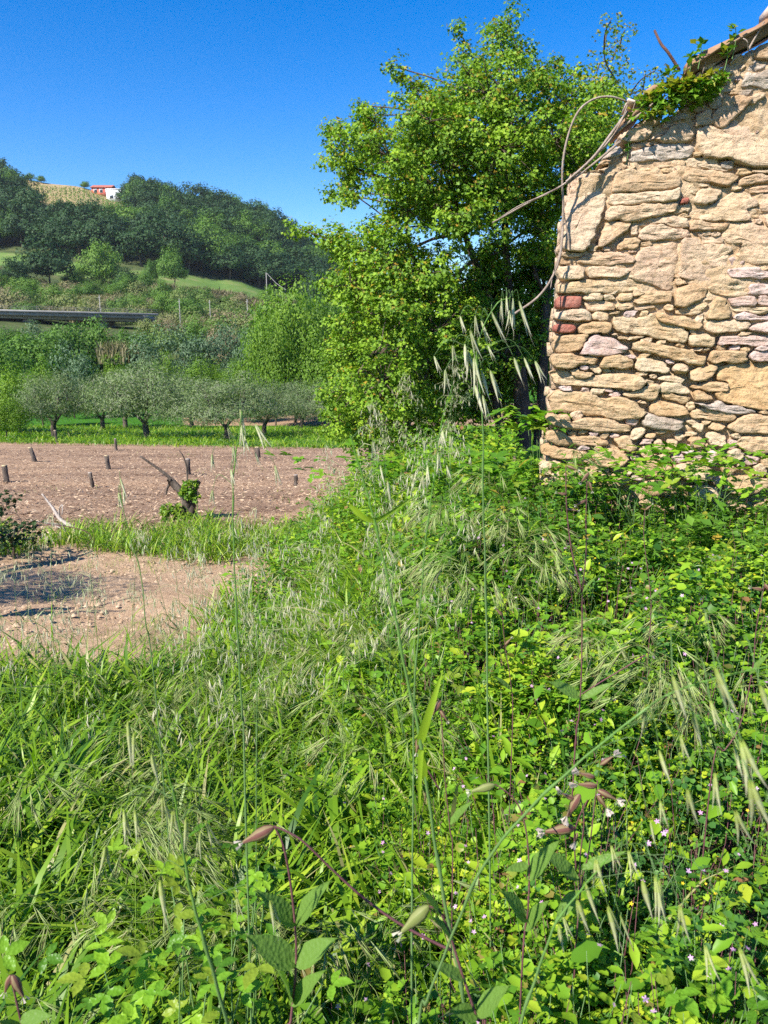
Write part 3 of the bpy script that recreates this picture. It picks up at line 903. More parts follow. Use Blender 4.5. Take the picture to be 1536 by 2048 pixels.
# the part of the wall past the right edge of the photograph: plain rough courses
rs = random.Random(3)
y0 = -230
while y0 < 980:
    hh = rs.uniform(26, 46)
    x0 = 1566 + rs.uniform(-4, 10)
    while x0 < 1990:
        ww = rs.uniform(45, 110) * (1 if x0 < 1700 else 1.5)
        j = lambda a: rs.uniform(-a, a)
        top = 40 - (x0 - 1545) * .65
        if y0 > top:
            polys.append(([(x0 + j(2), y0 + 3 + j(3)), (x0 + ww * .5, y0 + j(2)), (x0 + ww - 5, y0 + 3 + j(3)), (x0 + ww - 3, y0 + hh - 5), (x0 + ww * .4, y0 + hh - 3 + j(2)), (x0 + 2, y0 + hh - 4)], rs.choice('ssopg')))
        x0 += ww
    y0 += hh
for pts, kd in polys:
    sid += 1
    make_stone(pts, kd, sid)
    cover |= inpoly(gx, gy, pts)
# chips filling the wider joints
inside = inpoly(gx, gy, OUT)
open_ = inside & ~cover
rs = random.Random(5)
chips = 0
cells = np.argwhere(open_)
rs_idx = list(range(len(cells))); rs.shuffle(rs_idx)
for ii in rs_idx:
    if chips > 100: break
    j, i = cells[ii]
    w_ = 0
    for rr in (3, 2):
        if j - 1 < 0 or i - rr < 0 or j + 1 >= open_.shape[0] or i + rr >= open_.shape[1]: continue
        if open_[j - 1:j + 2, i - rr:i + rr + 1].all():
            w_ = rr; break
    if not w_ or gy[j, i] > 960 or gx[j, i] > 1545: continue
    cx_, cy_ = gx[j, i], gy[j, i]
    aa = w_ * 4 + 1.5; bb = 5
    while bb < 14 and j - int(bb // 4) - 1 > 0 and open_[j - int(bb // 4) - 1:j + int(bb // 4) + 2, i - 1:i + 2].all(): bb += 2
    a0 = rs.uniform(-.15, .15)
    pts = []
    for q in range(8):
        th = q * math.pi / 4
        rx = aa * rs.uniform(.8, 1.05) * math.cos(th); ry = bb * rs.uniform(.8, 1.0) * math.sin(th)
        pts.append((cx_ + rx * math.cos(a0) - ry * math.sin(a0), cy_ + rx * math.sin(a0) + ry * math.cos(a0)))
    sid += 1; chips += 1
    make_stone(pts, rs.choice('ssopm'), sid)
    open_ &= ~inpoly(gx, gy, [(cx_ + (p[0] - cx_) * 1.25, cy_ + (p[1] - cy_) * 1.25) for p in pts])
# mortar bed (rough recessed skin) and the thickness of the wall
idx = -np.ones(gx.shape, int); V = []
keep = inpoly(gx, gy, OUT)
for j, i in np.argwhere(keep):
    s_, t = wall_st(gx[j, i], gy[j, i])
    nz = mnoise.fractal(Vector((s_ * 14, t * 20, 3)), .7, 2, 4)
    n0 = mnoise.noise(Vector((s_ * 3, t * 4, 8)))
    idx[j, i] = len(V)
    V.append(tuple(wall_pt(s_, t, -.010 + .014 * min(1, max(0, (t - .2) * 4)) - .022 * (t < .15) * min(1, max(0, (.25 - t) * 4)) + .015 * nz + .026 * n0) - W_BASE))
Q = []
for j, i in np.argwhere(keep[:-1, :-1] & keep[1:, :-1] & keep[:-1, 1:] & keep[1:, 1:]):
    Q.append((idx[j, i], idx[j + 1, i], idx[j + 1, i + 1], idx[j, i + 1]))
link('mortar', mesh('mortar', V, np.array(Q), [M['mortar']], smooth=True), wall)
st = [wall_st(*p) for p in OUT]
V = [tuple(wall_pt(a, b, -.10) - W_BASE) for a, b in st] + [tuple(wall_pt(a, b, -.55) - W_BASE) for a, b in st]
n = len(st)
me = bpy.data.meshes.new('wall_core')
me.from_pydata(V, [], [list(range(n)), list(range(2 * n - 1, n - 1, -1))] + [[i, n + i, n + (i + 1) % n, (i + 1) % n] for i in range(n)])
me.materials.append(M['mortar'])
link('wall_core', me, wall)
# quoin stones on the end face of the wall (seen when stepping aside)
a_ = Acc()
rs = random.Random(9)
yy = 362
while yy < 1080:
    hh = rs.uniform(18, 34)
    xl = float(np.interp(yy, [354, 400, 480, 560, 650, 780, 900, 1140], [1152, 1144, 1132, 1124, 1118, 1110, 1098, 1094]))
    w0 = -.06
    while w0 > -.5:
        ln_ = rs.uniform(.12, .22)
        s0, t0 = wall_st(xl, yy + hh - 3); s1, t1 = wall_st(xl, yy)
        cs = s0 + rs.uniform(-.03, 0)
        m_ = (t0 + t1) / 2
        vs = []
        for k2 in range(8):
            dx = (-.0, .09)[k2 & 1]; dt = (t0, t1)[(k2 >> 1) & 1]; dw = (w0, max(w0 - ln_ + .015, -.54))[(k2 >> 2) & 1]
            vs.append(tuple(wall_pt(cs + dx + rs.uniform(-.008, .008), dt + rs.uniform(-.004, .004), dw) - W_BASE))
        a_.add(vs, [(0, 2, 6), (0, 6, 4), (0, 1, 3), (0, 3, 2), (4, 6, 7), (4, 7, 5), (2, 3, 7), (2, 7, 6), (0, 4, 5), (0, 5, 1)])
        w0 -= ln_
    yy += hh
ob = link('end_stones', a_.mesh('end_stones', [M['stone']]), wall); ob['kind'] = 'stuff'


# roof sheet and tile fragments
def slab_part(name, pts_px, w0, w1, thick, mat, parent, base, wav=0.0):
    """a sheet whose edge runs along pts_px, reaching from depth w0 (front) to w1 (back)"""
    V = []; T = []
    st = [wall_st(*p) for p in pts_px]
    for i, (a, b) in enumerate(st):
        for w, dz in ((w0, 0), (w0, thick), (w1, thick), (w1, 0)):
            V.append(tuple(wall_pt(a, b + dz + wav * math.sin(i * 2.3 + w * 9), w) - base))
    for i in range(len(st) - 1):
        for k in range(4):
            a = i * 4 + k; b = i * 4 + (k + 1) % 4
            T += [(a, b, b + 4), (a, b + 4, a + 4)]
    T += [(0, 2, 1), (0, 3, 2)]
    e = (len(st) - 1) * 4
    T += [(e, e + 1, e + 2), (e, e + 2, e + 3)]
    return link(name, mesh(name, V, np.array(T), [mat]), parent)


sheet = empty('roof_sheet', wall_pt(*wall_st(1500, 90), 0), 'long weathered brown roof sheet lying along the top edge of the ruined gable', 'roof sheet')
sb = Vector(sheet.location)
ob = slab_part('sheet', [(1368, 152), (1384, 140), (1400, 128), (1430, 111), (1460, 96), (1480, 84), (1500, 76), (1520, 62), (1536, 50), (1580, 24), (1650, -20), (1740, -80), (2000, -250)], .09, -.4, .010, M['tile'], sheet, sb, .004)
ob2 = slab_part('fascia', [(1370, 158), (1386, 149), (1400, 140), (1430, 126), (1460, 112), (1480, 101), (1500, 93), (1520, 80), (1536, 70), (1580, 46), (1650, 2), (1740, -58), (2000, -228)], .045, -.06, .075, M['tile'], sheet, sb)
frag = empty('tile_fragment', wall_pt(*wall_st(1262, 235), 0), 'long narrow brown roof fragment lying on the sloping broken wall top', 'roof fragment')
slab_part('sheet', [(1236, 262), (1262, 240), (1286, 222)], .05, -.3, .03, M['tile'], frag, Vector(frag.location))
frag2 = empty('tile_fragment', wall_pt(*wall_st(1275, 205), 0), 'curved pale broken tile jutting left above the long narrow fragment', 'roof fragment')
slab_part('sheet', [(1252, 210), (1264, 213), (1276, 207), (1290, 197)], .06, -.15, .012, M['tile_pale'], frag2, Vector(frag2.location), .01)
frag3 = empty('tile_fragment', wall_pt(*wall_st(1310, 190), 0), 'brown flat tile piece poking out of the ivy on the wall top', 'roof fragment')
slab_part('sheet', [(1286, 200), (1300, 190), (1322, 186)], .06, -.35, .03, M['tile'], frag3, Vector(frag3.location))
frag4 = empty('tile_fragment', wall_pt(*wall_st(1536, 44), 0), 'small white tile piece on the very top of the roof sheet', 'roof fragment')
slab_part('sheet', [(1529, 44), (1545, 34), (1560, 26)], .1, -.1, .06, M['tile_pale'], frag4, Vector(frag4.location))


def branch_thing(name, paths, label, cat, mat, Yd=None, group=None, base=None):
    """paths: list of (points [(px,py,w_or_Y)], r0, r1); a wall offset when Yd is None else a distance"""
    first = paths[0][0][0]
    f = (lambda p: wall_pt(*wall_st(p[0], p[1]), p[2])) if Yd is None else (lambda p: P(p[0], p[1], p[2]))
    b = f(first)
    a = Acc()
    for pts, r0, r1 in paths:
        c = catmull([f(p) for p in pts], 5)
        tube(a, c, list(np.linspace(r0, r1, len(c))), 6, .5)
    me = a.mesh(name, [mat], True, tuple(b))
    o = link(name, me, None, b)
    return tag(o, label, cat, group)


branch_thing('woody_vine', [([(1025, 632, .25), (1070, 600, .2), (1100, 560, .14), (1118, 510, .10), (1124, 430, .08), (1121, 350, .12), (1130, 290, .14), (1150, 240, .14), (1180, 213, .12), (1215, 205, .1), (1250, 210, .06)], .0068, .005),
                            ([(1123, 420, .08), (1133, 470, .07), (1138, 505, .06)], .005, .003), ([(1118, 510, .1), (1105, 545, .1), (1098, 580, .12)], .004, .002)],
             'long grey woody vine hanging in an arc down the left corner of the wall', 'vine', M['vine'])
branch_thing('woody_vine', [([(985, 462, .3), (1060, 415, .2), (1120, 380, .12), (1160, 345, .1), (1200, 305, .08), (1240, 262, .07), (1290, 225, .06), (1320, 190, .05)], .004, .009),
                            ([(1128, 373, .12), (1180, 325, .1), (1215, 280, .1), (1250, 232, .08)], .006, .008),
                            ([(1130, 376, .1), (1190, 330, .1), (1235, 292, .1)], .005, .007), ([(1000, 452, .3), (1040, 425, .25), (1090, 402, .2)], .002, .004),
                            ([(1225, 275, .1), (1240, 245, .1), (1248, 222, .1)], .004, .003)],
             'bundle of thin dry vine stems slanting down from the sloping wall top', 'vine', M['vine'])
branch_thing('dead_stick', [([(1305, 68, .05), (1318, 95, .05), (1332, 112, .05), (1357, 143, .02)], .006, .009)],
             'short bare brown stick poking up into the sky from the wall top', 'stick', M['rust'])
branch_thing('dead_stick', [([(1488, 110, .07), (1500, 88, .07), (1518, 56, .08)], .006, .004), ([(1488, 112, .07), (1482, 98, .1), (1474, 92, .1)], .004, .003)],
             'thin forked twig standing on the gable under the roof sheet', 'stick', M['vine'])


def sprig(name, pos, h, nleaf, proto, size, mat, label, cat, lean=(0, 0), group=None, tip=.3, spread=.35, m2=None, stemmat=None):
    rg = np.random.default_rng(int(abs(pos[0] * 991 + pos[1] * 313 + h * 77)) + 5)
    b = Vector(pos)
    o = empty(name, b, label, cat, group)
    a = Acc()
    top = Vector((lean[0], lean[1], h))
    pts = catmull([Vector((0, 0, -.03)), top * .5 + Vector((.01, 0, 0)), top], 4)
    tube(a, pts, list(np.linspace(.003, .0015, len(pts))), 4)
    link('stem', a.mesh('stem', [stemmat or M['stem']], True), o)
    t = rg.uniform(.25, 1, nleaf)
    pos_ = np.array([tuple(top * x) for x in t]) + rg.normal(0, .006, (nleaf, 3))
    R = rotm(rg.uniform(0, 6.28, nleaf), rg.uniform(-.2, .9, nleaf), rg.normal(0, .4, nleaf))
    a2 = Acc()
    scatter(a2, proto, pos_, R, size * rg.uniform(.7, 1.1, nleaf), rg.random(nleaf), (rg.random(nleaf) < tip) * .7)
    ob = link('leaves', a2.mesh('leaves', [mat]), o); ob['kind'] = 'stuff'
    return o


def rot_from_normal(nv, rg):
    nv = nv / np.linalg.norm(nv, axis=1)[:, None]
    t = rg.normal(size=nv.shape); t[:, 2] -= .6
    X = t - (t * nv).sum(1)[:, None] * nv; X /= np.linalg.norm(X, axis=1)[:, None]
    Yv = np.cross(nv, X)
    return np.stack([X, Yv, nv], -1)


def leaf_cloud(acc, c, rad, n, proto, size, rg, up=.5, tip=0., m=0, rbase=.5, rvar=.5, shell=.5, tipfn=None):
    """leaves in an ellipsoid, denser towards the surface, facing up and outwards"""
    c = np.asarray(c, float); rad = np.asarray(rad, float) * np.ones(3)
    d = rg.normal(size=(n, 3)); d /= np.linalg.norm(d, axis=1)[:, None]
    rr = rg.random(n) ** (shell / 3 + .05)
    pos = c + d * rad * rr[:, None]
    yaw = np.arctan2(d[:, 1], d[:, 0]) + rg.normal(0, .8, n)
    nz = np.clip(d[:, 2], -1, 1)
    pitch = rg.normal(-.25, .45, n)
    roll = rg.normal(0, .5, n)
    R = rotm(yaw, pitch, roll)
    r = np.clip(rbase + rvar * (rg.random(n) - .5) * 2, 0, 1)
    t = tip * (rg.random(n) < .5 + .5 * nz) * (nz > -.2) * rr ** 2 if tip else 0.
    scatter(acc, proto, pos, R, size * rg.uniform(.7, 1.2, n), r, t, m)


# ivy and small plants on the wall top
rg = np.random.default_rng(21)
ivy = empty('ivy', wall_pt(*wall_st(1350, 195), .03), 'yellow green ivy clump trailing over the sloping top of the ruined wall', 'ivy')
b = Vector(ivy.location)
a = Acc()
for px, py, rx, ry, n in ((1265, 235, 12, 10, 25), (1300, 215, 18, 16, 60), (1335, 200, 28, 22, 150), (1370, 190, 30, 24, 190), (1400, 178, 28, 20, 150), (1425, 165, 15, 12, 60), (1345, 180, 25, 10, 70), (1315, 235, 22, 9, 50), (1290, 205, 14, 14, 40)):
    c = wall_pt(*wall_st(px, py), .07)
    leaf_cloud(a, np.array(c - b), (rx / 342, .07, ry / 342), n, LOBED3, .045, rg, tip=.8, rbase=.6, rvar=.4)
ob = link('leaves', a.mesh('leaves', [M['ivy']]), ivy); ob['kind'] = 'stuff'
a = Acc()
for k in range(9):
    p0 = wall_pt(*wall_st(1260 + k * 19, 235 - k * 8), .03); p1 = p0 + Vector((rg.uniform(-.05, .05), -.05, rg.uniform(.02, .12)))
    tube(a, [p0 - b, (p0 + p1) / 2 - b, p1 - b], [.003, .0025, .0015], 4)
link('stem', a.mesh('stem', [M['vine']], True), ivy)['kind'] = 'stuff'
for px, py, h_, lb in ((1388, 138, .10, 'small leafy sprig at the left end of the roof sheet'), (1370, 150, .07, 'low leafy sprig beside the bare stick on the wall top'),
                       (1455, 118, .13, 'tallest leafy sprig growing in front of the brown roof sheet'), (1440, 140, .08, 'broad leaved sprig under the roof sheet among loose stones'),
                       (1333, 168, .04, 'tiny sprig rising from the ivy at its upper left')):
    sprig('wall_plant', wall_pt(*wall_st(px, py), .09), h_, 16, KITE, .05, M['ivy'], lb, 'plant', group='plants growing on the wall top', tip=.2)
sprig('wall_plant', wall_pt(*wall_st(1251, 320), .03), .09, 14, LOBED3, .03, M['ivy'], 'small dark green creeper rooted in a joint below the wall top', 'plant', group='plants growing on the wall top', tip=0)


# ---------------------------------------------------------------- trees
def tree_limbs(acc, base, targets, r0, mid=.45, rg=None, n=6, sag=.1):
    for tg, rr in targets:
        base = Vector(base); tg = Vector(tg)
        m1 = base.lerp(tg, mid) + Vector((rg.normal(0, .08), rg.normal(0, .08), sag * (tg - base).length)) * 1.0
        c = catmull([base, m1, tg], 5)
        tube(acc, c, list(np.linspace(rr, rr * .22, len(c))), n)


def build_maple():
    rg = np.random.default_rng(4)
    YC = 9.6
    base = P(1050, 905, 9.7)
    o = empty('field_maple', base, 'big field maple with a bright green crown behind the left end of the ruined wall', 'tree')
    px_m = F / YC
    lobes = [(1015, 35, 24), (1000, 85, 36), (1045, 100, 28), (915, 60, 10), (925, 100, 24), (935, 145, 38), (985, 190, 80), (1060, 150, 34), (1090, 180, 50), (1140, 200, 40), (1120, 120, 12), (1150, 140, 10),
             (785, 130, 15), (805, 150, 18), (822, 180, 20), (870, 195, 45), (855, 250, 70), (735, 235, 30), (720, 215, 12), (735, 285, 48), (680, 270, 30), (655, 262, 14), (690, 330, 46), (660, 388, 20), (700, 385, 30), (790, 330, 64),
             (900, 320, 100), (1000, 300, 100), (1110, 290, 80), (1190, 240, 55), (1200, 190, 36), (1170, 310, 60), (1150, 390, 44), (820, 415, 62), (925, 430, 70), (1030, 400, 70), (1110, 380, 50), (760, 470, 40),
             (600, 465, 16), (625, 472, 24), (665, 485, 36), (710, 500, 50), (775, 525, 66), (860, 545, 70), (955, 580, 60), (1040, 560, 40),
             (700, 570, 60), (780, 630, 84), (880, 660, 80), (690, 660, 40), (700, 720, 52), (690, 790, 50), (770, 760, 76), (850, 770, 70), (670, 840, 40), (730, 860, 56), (810, 860, 50), (930, 720, 60),
             (1005, 640, 60), (1060, 680, 56), (1000, 590, 60), (1055, 520, 52), (1000, 500, 48), (960, 560, 50), (1080, 460, 40), (930, 620, 50), (1100, 520, 34), (1030, 660, 60), (1078, 620, 45), (1010, 720, 60), (1070, 720, 50), (1100, 600, 30), (1000, 790, 50), (1080, 830, 40), (960, 820, 50), (1060, 600, 50), (1085, 760, 44), (1020, 730, 50), (1100, 680, 36), (1095, 540, 34), (980, 520, 40), (890, 830, 50), (1040, 830, 46), (1070, 500, 34), (1085, 430, 30)]
    acc = Acc()
    limb = Acc()
    fork = base + Vector((-.15, 0, 1.15))
    fork2 = base + Vector((.1, .1, 1.5))
    tr = Acc()
    tube(tr, catmull([base - Vector((0, 0, .5)), base + Vector((-.05, 0, .5)), fork]), .10, 9)
    tube(tr, catmull([base + Vector((.14, .1, -.5)), base + Vector((.2, .1, .7)), fork2 + Vector((.1, 0, .4))]), .06, 8)
    tube(tr, catmull([base + Vector((-.3, .1, -.5)), base + Vector((-.35, .1, .5)), fork + Vector((-.5, .1, .5))]), .045, 8)
    nodes = [fork, fork2 + Vector((.1, 0, .4)), fork + Vector((-.5, .1, .5))]
    main = [P(930, 470, 9.6), P(1080, 470, 9.8), P(860, 600, 9.4), P(1010, 300, 9.7)]
    for i, m_ in enumerate(main):
        s_ = nodes[i % 3]
        c = catmull([s_, s_.lerp(m_, .5) + Vector((rg.normal(0, .1), rg.normal(0, .1), .08)), m_], 6)
        tube(limb, c, list(np.linspace(.055, .035, len(c))), 7)
    allnodes = nodes + main
    clumps = []
    for (px, py, r) in lobes:
        R = r / px_m
        dep = [0] if r < 30 else [-.65, .35] if r < 60 else [-.95, 0, .8]
        for dd in dep:
            # the crown is roughly round in depth too
            off = dd * (1.0 if 200 < py < 800 else .6) + rg.normal(0, .12) + (1.1 if px > 935 and py > 500 else 0)
            c = np.array(P(px + rg.normal(0, 4), py + rg.normal(0, 4), YC + off))
            near = sorted(allnodes, key=lambda q: (q - Vector(c)).length + (2 if q.z > c[2] + .2 else 0))[0]
            rl = .028 if r > 40 else .016
            pts = [near, near.lerp(Vector(c), .5) + Vector((rg.normal(0, .1), rg.normal(0, .1), .12)), Vector(c)]
            cc = catmull(pts, 4)
            tube(limb, cc, list(np.linspace(rl, rl * .35, len(cc))), 5)
            k = max(3, int(9.5 * (R / .2) ** 1.8))
            for _ in range(k):
                d = rg.normal(size=3); d /= np.linalg.norm(d)
                q = c + d * R * (rg.random() ** .4) * np.array([1, 1, .9])
                clumps.append((q, d, R))
                if rg.random() < .35:
                    tube(limb, [Vector(c), Vector(c).lerp(Vector(q), .6) + Vector((0, 0, .03)), Vector(q)], [.007, .005, .003], 3)
    # leaves on each clump: a small horizontal spray with leaves on top
    n = 38
    C = np.array([c[0] for c in clumps]); D = np.array([c[1] for c in clumps])
    K = len(C)
    print('clumps', K)
    cr = rg.uniform(.07, .14, K)
    d = rg.normal(size=(K, n, 3)); d /= np.linalg.norm(d, axis=2)[:, :, None]
    rr = rg.random((K, n)) ** .5
    pos = C[:, None] + d * (cr[:, None] * rr)[:, :, None] * np.array([1.25, 1.25, .75])
    yaw = np.arctan2(d[..., 1], d[..., 0]) + rg.normal(0, .7, (K, n))
    pitch = rg.normal(-.35, .4, (K, n)); roll = rg.normal(0, .45, (K, n))
    nv = d * .5 + D[:, None, :] * .45 + np.array([-.05, -.1, .55]) + rg.normal(0, .38, d.shape)
    R_ = rot_from_normal(nv.reshape(-1, 3), rg)
    base_r = rg.uniform(.25, .75, K)[:, None]
    r_ = np.clip(base_r + rg.normal(0, .16, (K, n)), 0, 1).ravel()
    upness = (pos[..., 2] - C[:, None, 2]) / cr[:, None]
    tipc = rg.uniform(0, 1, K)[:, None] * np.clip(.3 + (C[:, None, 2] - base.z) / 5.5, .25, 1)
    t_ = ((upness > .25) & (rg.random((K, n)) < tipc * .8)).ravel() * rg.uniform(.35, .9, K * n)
    scatter(acc, LOBED3, pos.reshape(-1, 3), R_, rg.uniform(.030, .056, K * n), r_, t_)
    link('trunk', tr.mesh('trunk', [M['bark']], True, tuple(base)), o)
    link('branch', limb.mesh('branch', [M['bark']], True, tuple(base)), o)
    link('crown', acc.mesh('crown', [M['maple']], False, tuple(base)), o)
    return o


build_maple()


def small_tree(name, base, lobes, Y, label, cat, mat, leafsize, dens, proto, r0=.04, tip=0., clump=.12, group=None, barkm='bark', ll=24, seed=1, dd=.3):
    rg = np.random.default_rng(seed)
    o = empty(name, base, label, cat, group)
    limb = Acc(); tr = Acc(); acc = Acc()
    base = Vector(base)
    cs = [(Vector(P(px, py, Y + rg.normal(0, dd))), r * Y / F) for px, py, r in lobes]
    cen = sum((c for c, r in cs), Vector()) / len(cs)
    fork = base.lerp(cen, .45); fork.x = base.x * .6 + cen.x * .4
    tube(tr, catmull([base - Vector((0, 0, .2)), base.lerp(fork, .5) + Vector((.05, 0, 0)), fork]), list(np.linspace(r0, r0 * .7, 11)), 7)
    nodes_ = [fork]
    for c, R in sorted(cs, key=lambda q: (q[0] - fork).length):
        nd = min(nodes_, key=lambda q: (q - c).length); nodes_.append(c)
        cc = catmull([nd, nd.lerp(c, .5) + Vector((rg.normal(0, .03), 0, .03)), c], 4)
        tube(limb, cc, list(np.linspace(r0 * .4, r0 * .22, len(cc))), 5)
        k = max(2, int(dens * (R / clump) ** 2))
        for _ in range(k):
            d = rg.normal(size=3); d /= np.linalg.norm(d)
            q = np.array(c) + d * R * rg.random() ** .4
            leaf_cloud(acc, q, clump * np.array([1.1, 1.1, .7]), ll, proto, leafsize, rg, tip=tip, rbase=rg.uniform(.25, .75), rvar=.3)
    link('trunk', tr.mesh('trunk', [M[barkm]], True, tuple(base)), o)
    link('branch', limb.mesh('branch', [M[barkm]], True, tuple(base)), o)
    link('crown', acc.mesh('crown', [mat], False, tuple(base)), o)
    return o


b = P(1180, 700, 11.5); b.z = h1(b.x, b.y)
small_tree('slender_maple', b, [(1175, 210, 34), (1150, 270, 44), (1215, 250, 38), (1245, 215, 26), (1222, 40, 7), (1215, 62, 10), (1208, 100, 20), (1225, 120, 24), (1250, 60, 8), (1240, 90, 12), (1195, 140, 26), (1235, 165, 30), (1200, 190, 34), (1260, 190, 26), (1290, 150, 18), (1312, 140, 9), (1285, 185, 18),
                                (1180, 240, 40), (1230, 240, 30), (1170, 300, 46), (1120, 350, 40), (1150, 360, 30)], 11.5,
           'slender sparse tree rising against the sky between the big maple and the wall', 'tree', M['maple'], .05, 2.6, LOBED3, .03, .7, .14, seed=8)

# crowns at a distance share meshes
def crown_mesh(name, rx, rz, nclump, nleaf, size, proto, mat, seed, clump=.22, tip=0., jit=.3):
    rg = np.random.default_rng(seed)
    acc = Acc()
    ph = rg.uniform(0, 6.28, 6)
    for i in range(nclump):
        d = rg.normal(size=3); d /= np.linalg.norm(d)
        if d[2] < -.35: d[2] *= .4
        th = math.atan2(d[1], d[0])
        lump = 1 + .16 * math.sin(3 * th + ph[0]) + .13 * math.sin(5 * th + 4 * d[2] + ph[1]) + .1 * math.sin(7 * d[2] + 2 * th + ph[2])
        q = d * np.array([rx, rx, rz]) * lump * (rg.random() ** .28)
        cr = clump * rx * rg.uniform(.7, 1.3)
        e = rg.normal(size=(nleaf, 3)); e /= np.linalg.norm(e, axis=1)[:, None]
        pos = q + e * cr * np.array([1.1, 1.1, .85]) * (rg.random(nleaf) ** .2)[:, None]
        nv = e * .75 + d * .45 + rg.normal(0, jit, (nleaf, 3)) + np.array([0, 0, .15])
        rb = rg.uniform(.25, .75)
        scatter(acc, proto, pos, rot_from_normal(nv, rg), size * rg.uniform(.7, 1.25, nleaf), np.clip(rb + rg.normal(0, .12, nleaf), 0, 1), (rg.random(nleaf) < tip) * .7)
    return acc.mesh(name, [mat])


def trunk_mesh(name, h, r, mat, forks=0, seed=0, spread=.5, fh=.45):
    rg = np.random.default_rng(seed)
    a = Acc()
    if forks:
        f = Vector((rg.normal(0, .05), rg.normal(0, .05), h * fh))
        tube(a, catmull([Vector((0, 0, -.3)), f * .5 + Vector((rg.normal(0, .06), 0, 0)), f]), list(np.linspace(r * 1.25, r * .85, 11)), 7)
        a0 = rg.uniform(0, 6)
        for k in range(forks):
            th = a0 + k * 6.28 / forks + rg.normal(0, .3)
            e = f + Vector((math.cos(th) * spread * h, math.sin(th) * spread * h, h * (1 - fh) * rg.uniform(.8, 1.1)))
            m_ = f.lerp(e, .5) + Vector((math.cos(th) * .06 * h, math.sin(th) * .06 * h, -.02 * h))
            c = catmull([f - Vector((0, 0, .05)), m_, e], 4)
            tube(a, c, list(np.linspace(r * .62, r * .2, len(c))), 6)
            for j in range(3):
                e2 = e + Vector((rg.normal(0, .25), rg.normal(0, .25), rg.uniform(.1, .5))) * h * .4
                tube(a, [m_.lerp(e, .5), m_.lerp(e2, .6), e2], [r * .25, r * .18, r * .06], 4)
    else:
        tube(a, [Vector((0, 0, -.5)), Vector((rg.normal(0, .1), 0, h * .5)), Vector((0, 0, h))], [r, r * .8, r * .5], 6)
    return a.mesh(name, [mat], True)


# olive orchard ----------------------------------------------------
OCR = [crown_mesh('olive_crown', 1.0, .66, 120, 120, .075, NARROW, M['olive'], 30 + i, .22, tip=.3, jit=.4) for i in range(3)]
OTR = [trunk_mesh('olive_trunk', 1.0, .062, M['olive_bark'], 3 + i % 2, 40 + i, .5, .36) for i in range(3)]
olives = [(112, 862, 46, 62, 745, 'leftmost olive tree of the front row with a dense round grey crown'),
          (205, 853, 56, 44, 755, 'olive tree standing behind and between the two left trees of the front row'),
          (252, 848, 60, 52, 745, 'olive tree with a leaning forked trunk behind the widest olive tree'),
          (297, 868, 45, 84, 728, 'widest olive tree in the middle of the orchard with a wide shadow'),
          (385, 852, 58, 48, 758, 'olive tree half hidden behind the widest olive tree on its right'),
          (450, 880, 42.5, 78, 752, 'olive tree with a low V shaped trunk nearest to the cleared field'),
          (532, 864, 48, 52, 765, 'olive tree standing before the strip of bare pink soil'),
          (602, 850, 58, 46, 765, 'olive tree at the right of the orchard beside the pink soil strip'),
          (660, 858, 50, 56, 760, 'olive tree partly covered by the hanging maple branches on its left edge'),
          (812, 862, 46, 62, 762, 'olive tree seen under the maple crown, in its gaps'),
          (905, 858, 50, 50, 765, 'olive tree seen under the maple crown beside the trunk')]
for i, (px, py, Y, rpx, top, lb) in enumerate(olives):
    p = P(px, py, Y); p.z = h1(p.x, Y)
    zt = P(px, top, Y).z
    R = rpx * Y / F * random.uniform(1.18, 1.38)
    Ht = zt - p.z
    o = empty('olive_tree', p, lb, 'olive tree', 'olive trees of the orchard')
    rz = random.uniform(0, 6.28)
    if i == 5: rz = .3
    cz = Ht * .55
    link('trunk', OTR[i % 3], o, (0, 0, 0), (0, 0, rz), (Ht * .68, Ht * .68, Ht * .68))
    link('crown', OCR[(i * 2 + 1) % 3], o, (0, 0, cz), (random.uniform(-.12, .12), random.uniform(-.12, .12), rz * 1.7), (R, R * .9, (Ht - cz) / .68))

# generic trees beyond ------------------------------------------------
def kinds(prefix, mat, size, n=3, seed=0, rz=.85, ncl=60, nl=26, proto=KITE, cl=.3):
    return [crown_mesh(prefix + '_crown', 1.0, rz, ncl, nl, size, proto, M[mat], seed + i, .3) for i in range(n)]


K = {'dark': kinds('oak', 'oak_dark', .13, 4, 60, .95, 60, 60),
     'mid': kinds('tree', 'tree_mid', .10, 3, 70, .95, 80, 70),
     'bright': kinds('walnut', 'tree_bright', .07, 3, 80, 1.0, 150, 75),
     'teal': kinds('willow', 'teal', .09, 2, 90, 1.15, 80, 60, KITE),
     'scrub': kinds('shrub', 'scrub', .12, 3, 100, .6, 45, 50),
     'reed': [None]}


def reed_mesh(seed):
    rg = np.random.default_rng(seed)
    a = Acc()
    n = 420
    pos = np.stack([rg.normal(0, .5, n), rg.normal(0, .4, n), np.zeros(n)], -1)
    R = rotm(rg.uniform(0, 6.28, n), rg.normal(1.35, .14, n), rg.normal(0, .3, n))
    scatter(a, BLADES[1], pos, R, rg.uniform(.5, 1.0, n), rg.random(n))
    V = np.concatenate(a.V)
    a2 = Acc()
    pr = (BLADES[3][0] * np.array([1, 2.2, 1]), BLADES[3][1])
    scatter(a2, pr, pos, R, rg.uniform(.5, 1.0, n), rg.random(n))
    return a2.mesh('reed_clump', [M['reed']])


K['reed'] = [reed_mesh(110), reed_mesh(111)]
TRK = trunk_mesh('trunk', 1, .05, M['bark'], 0, 3)


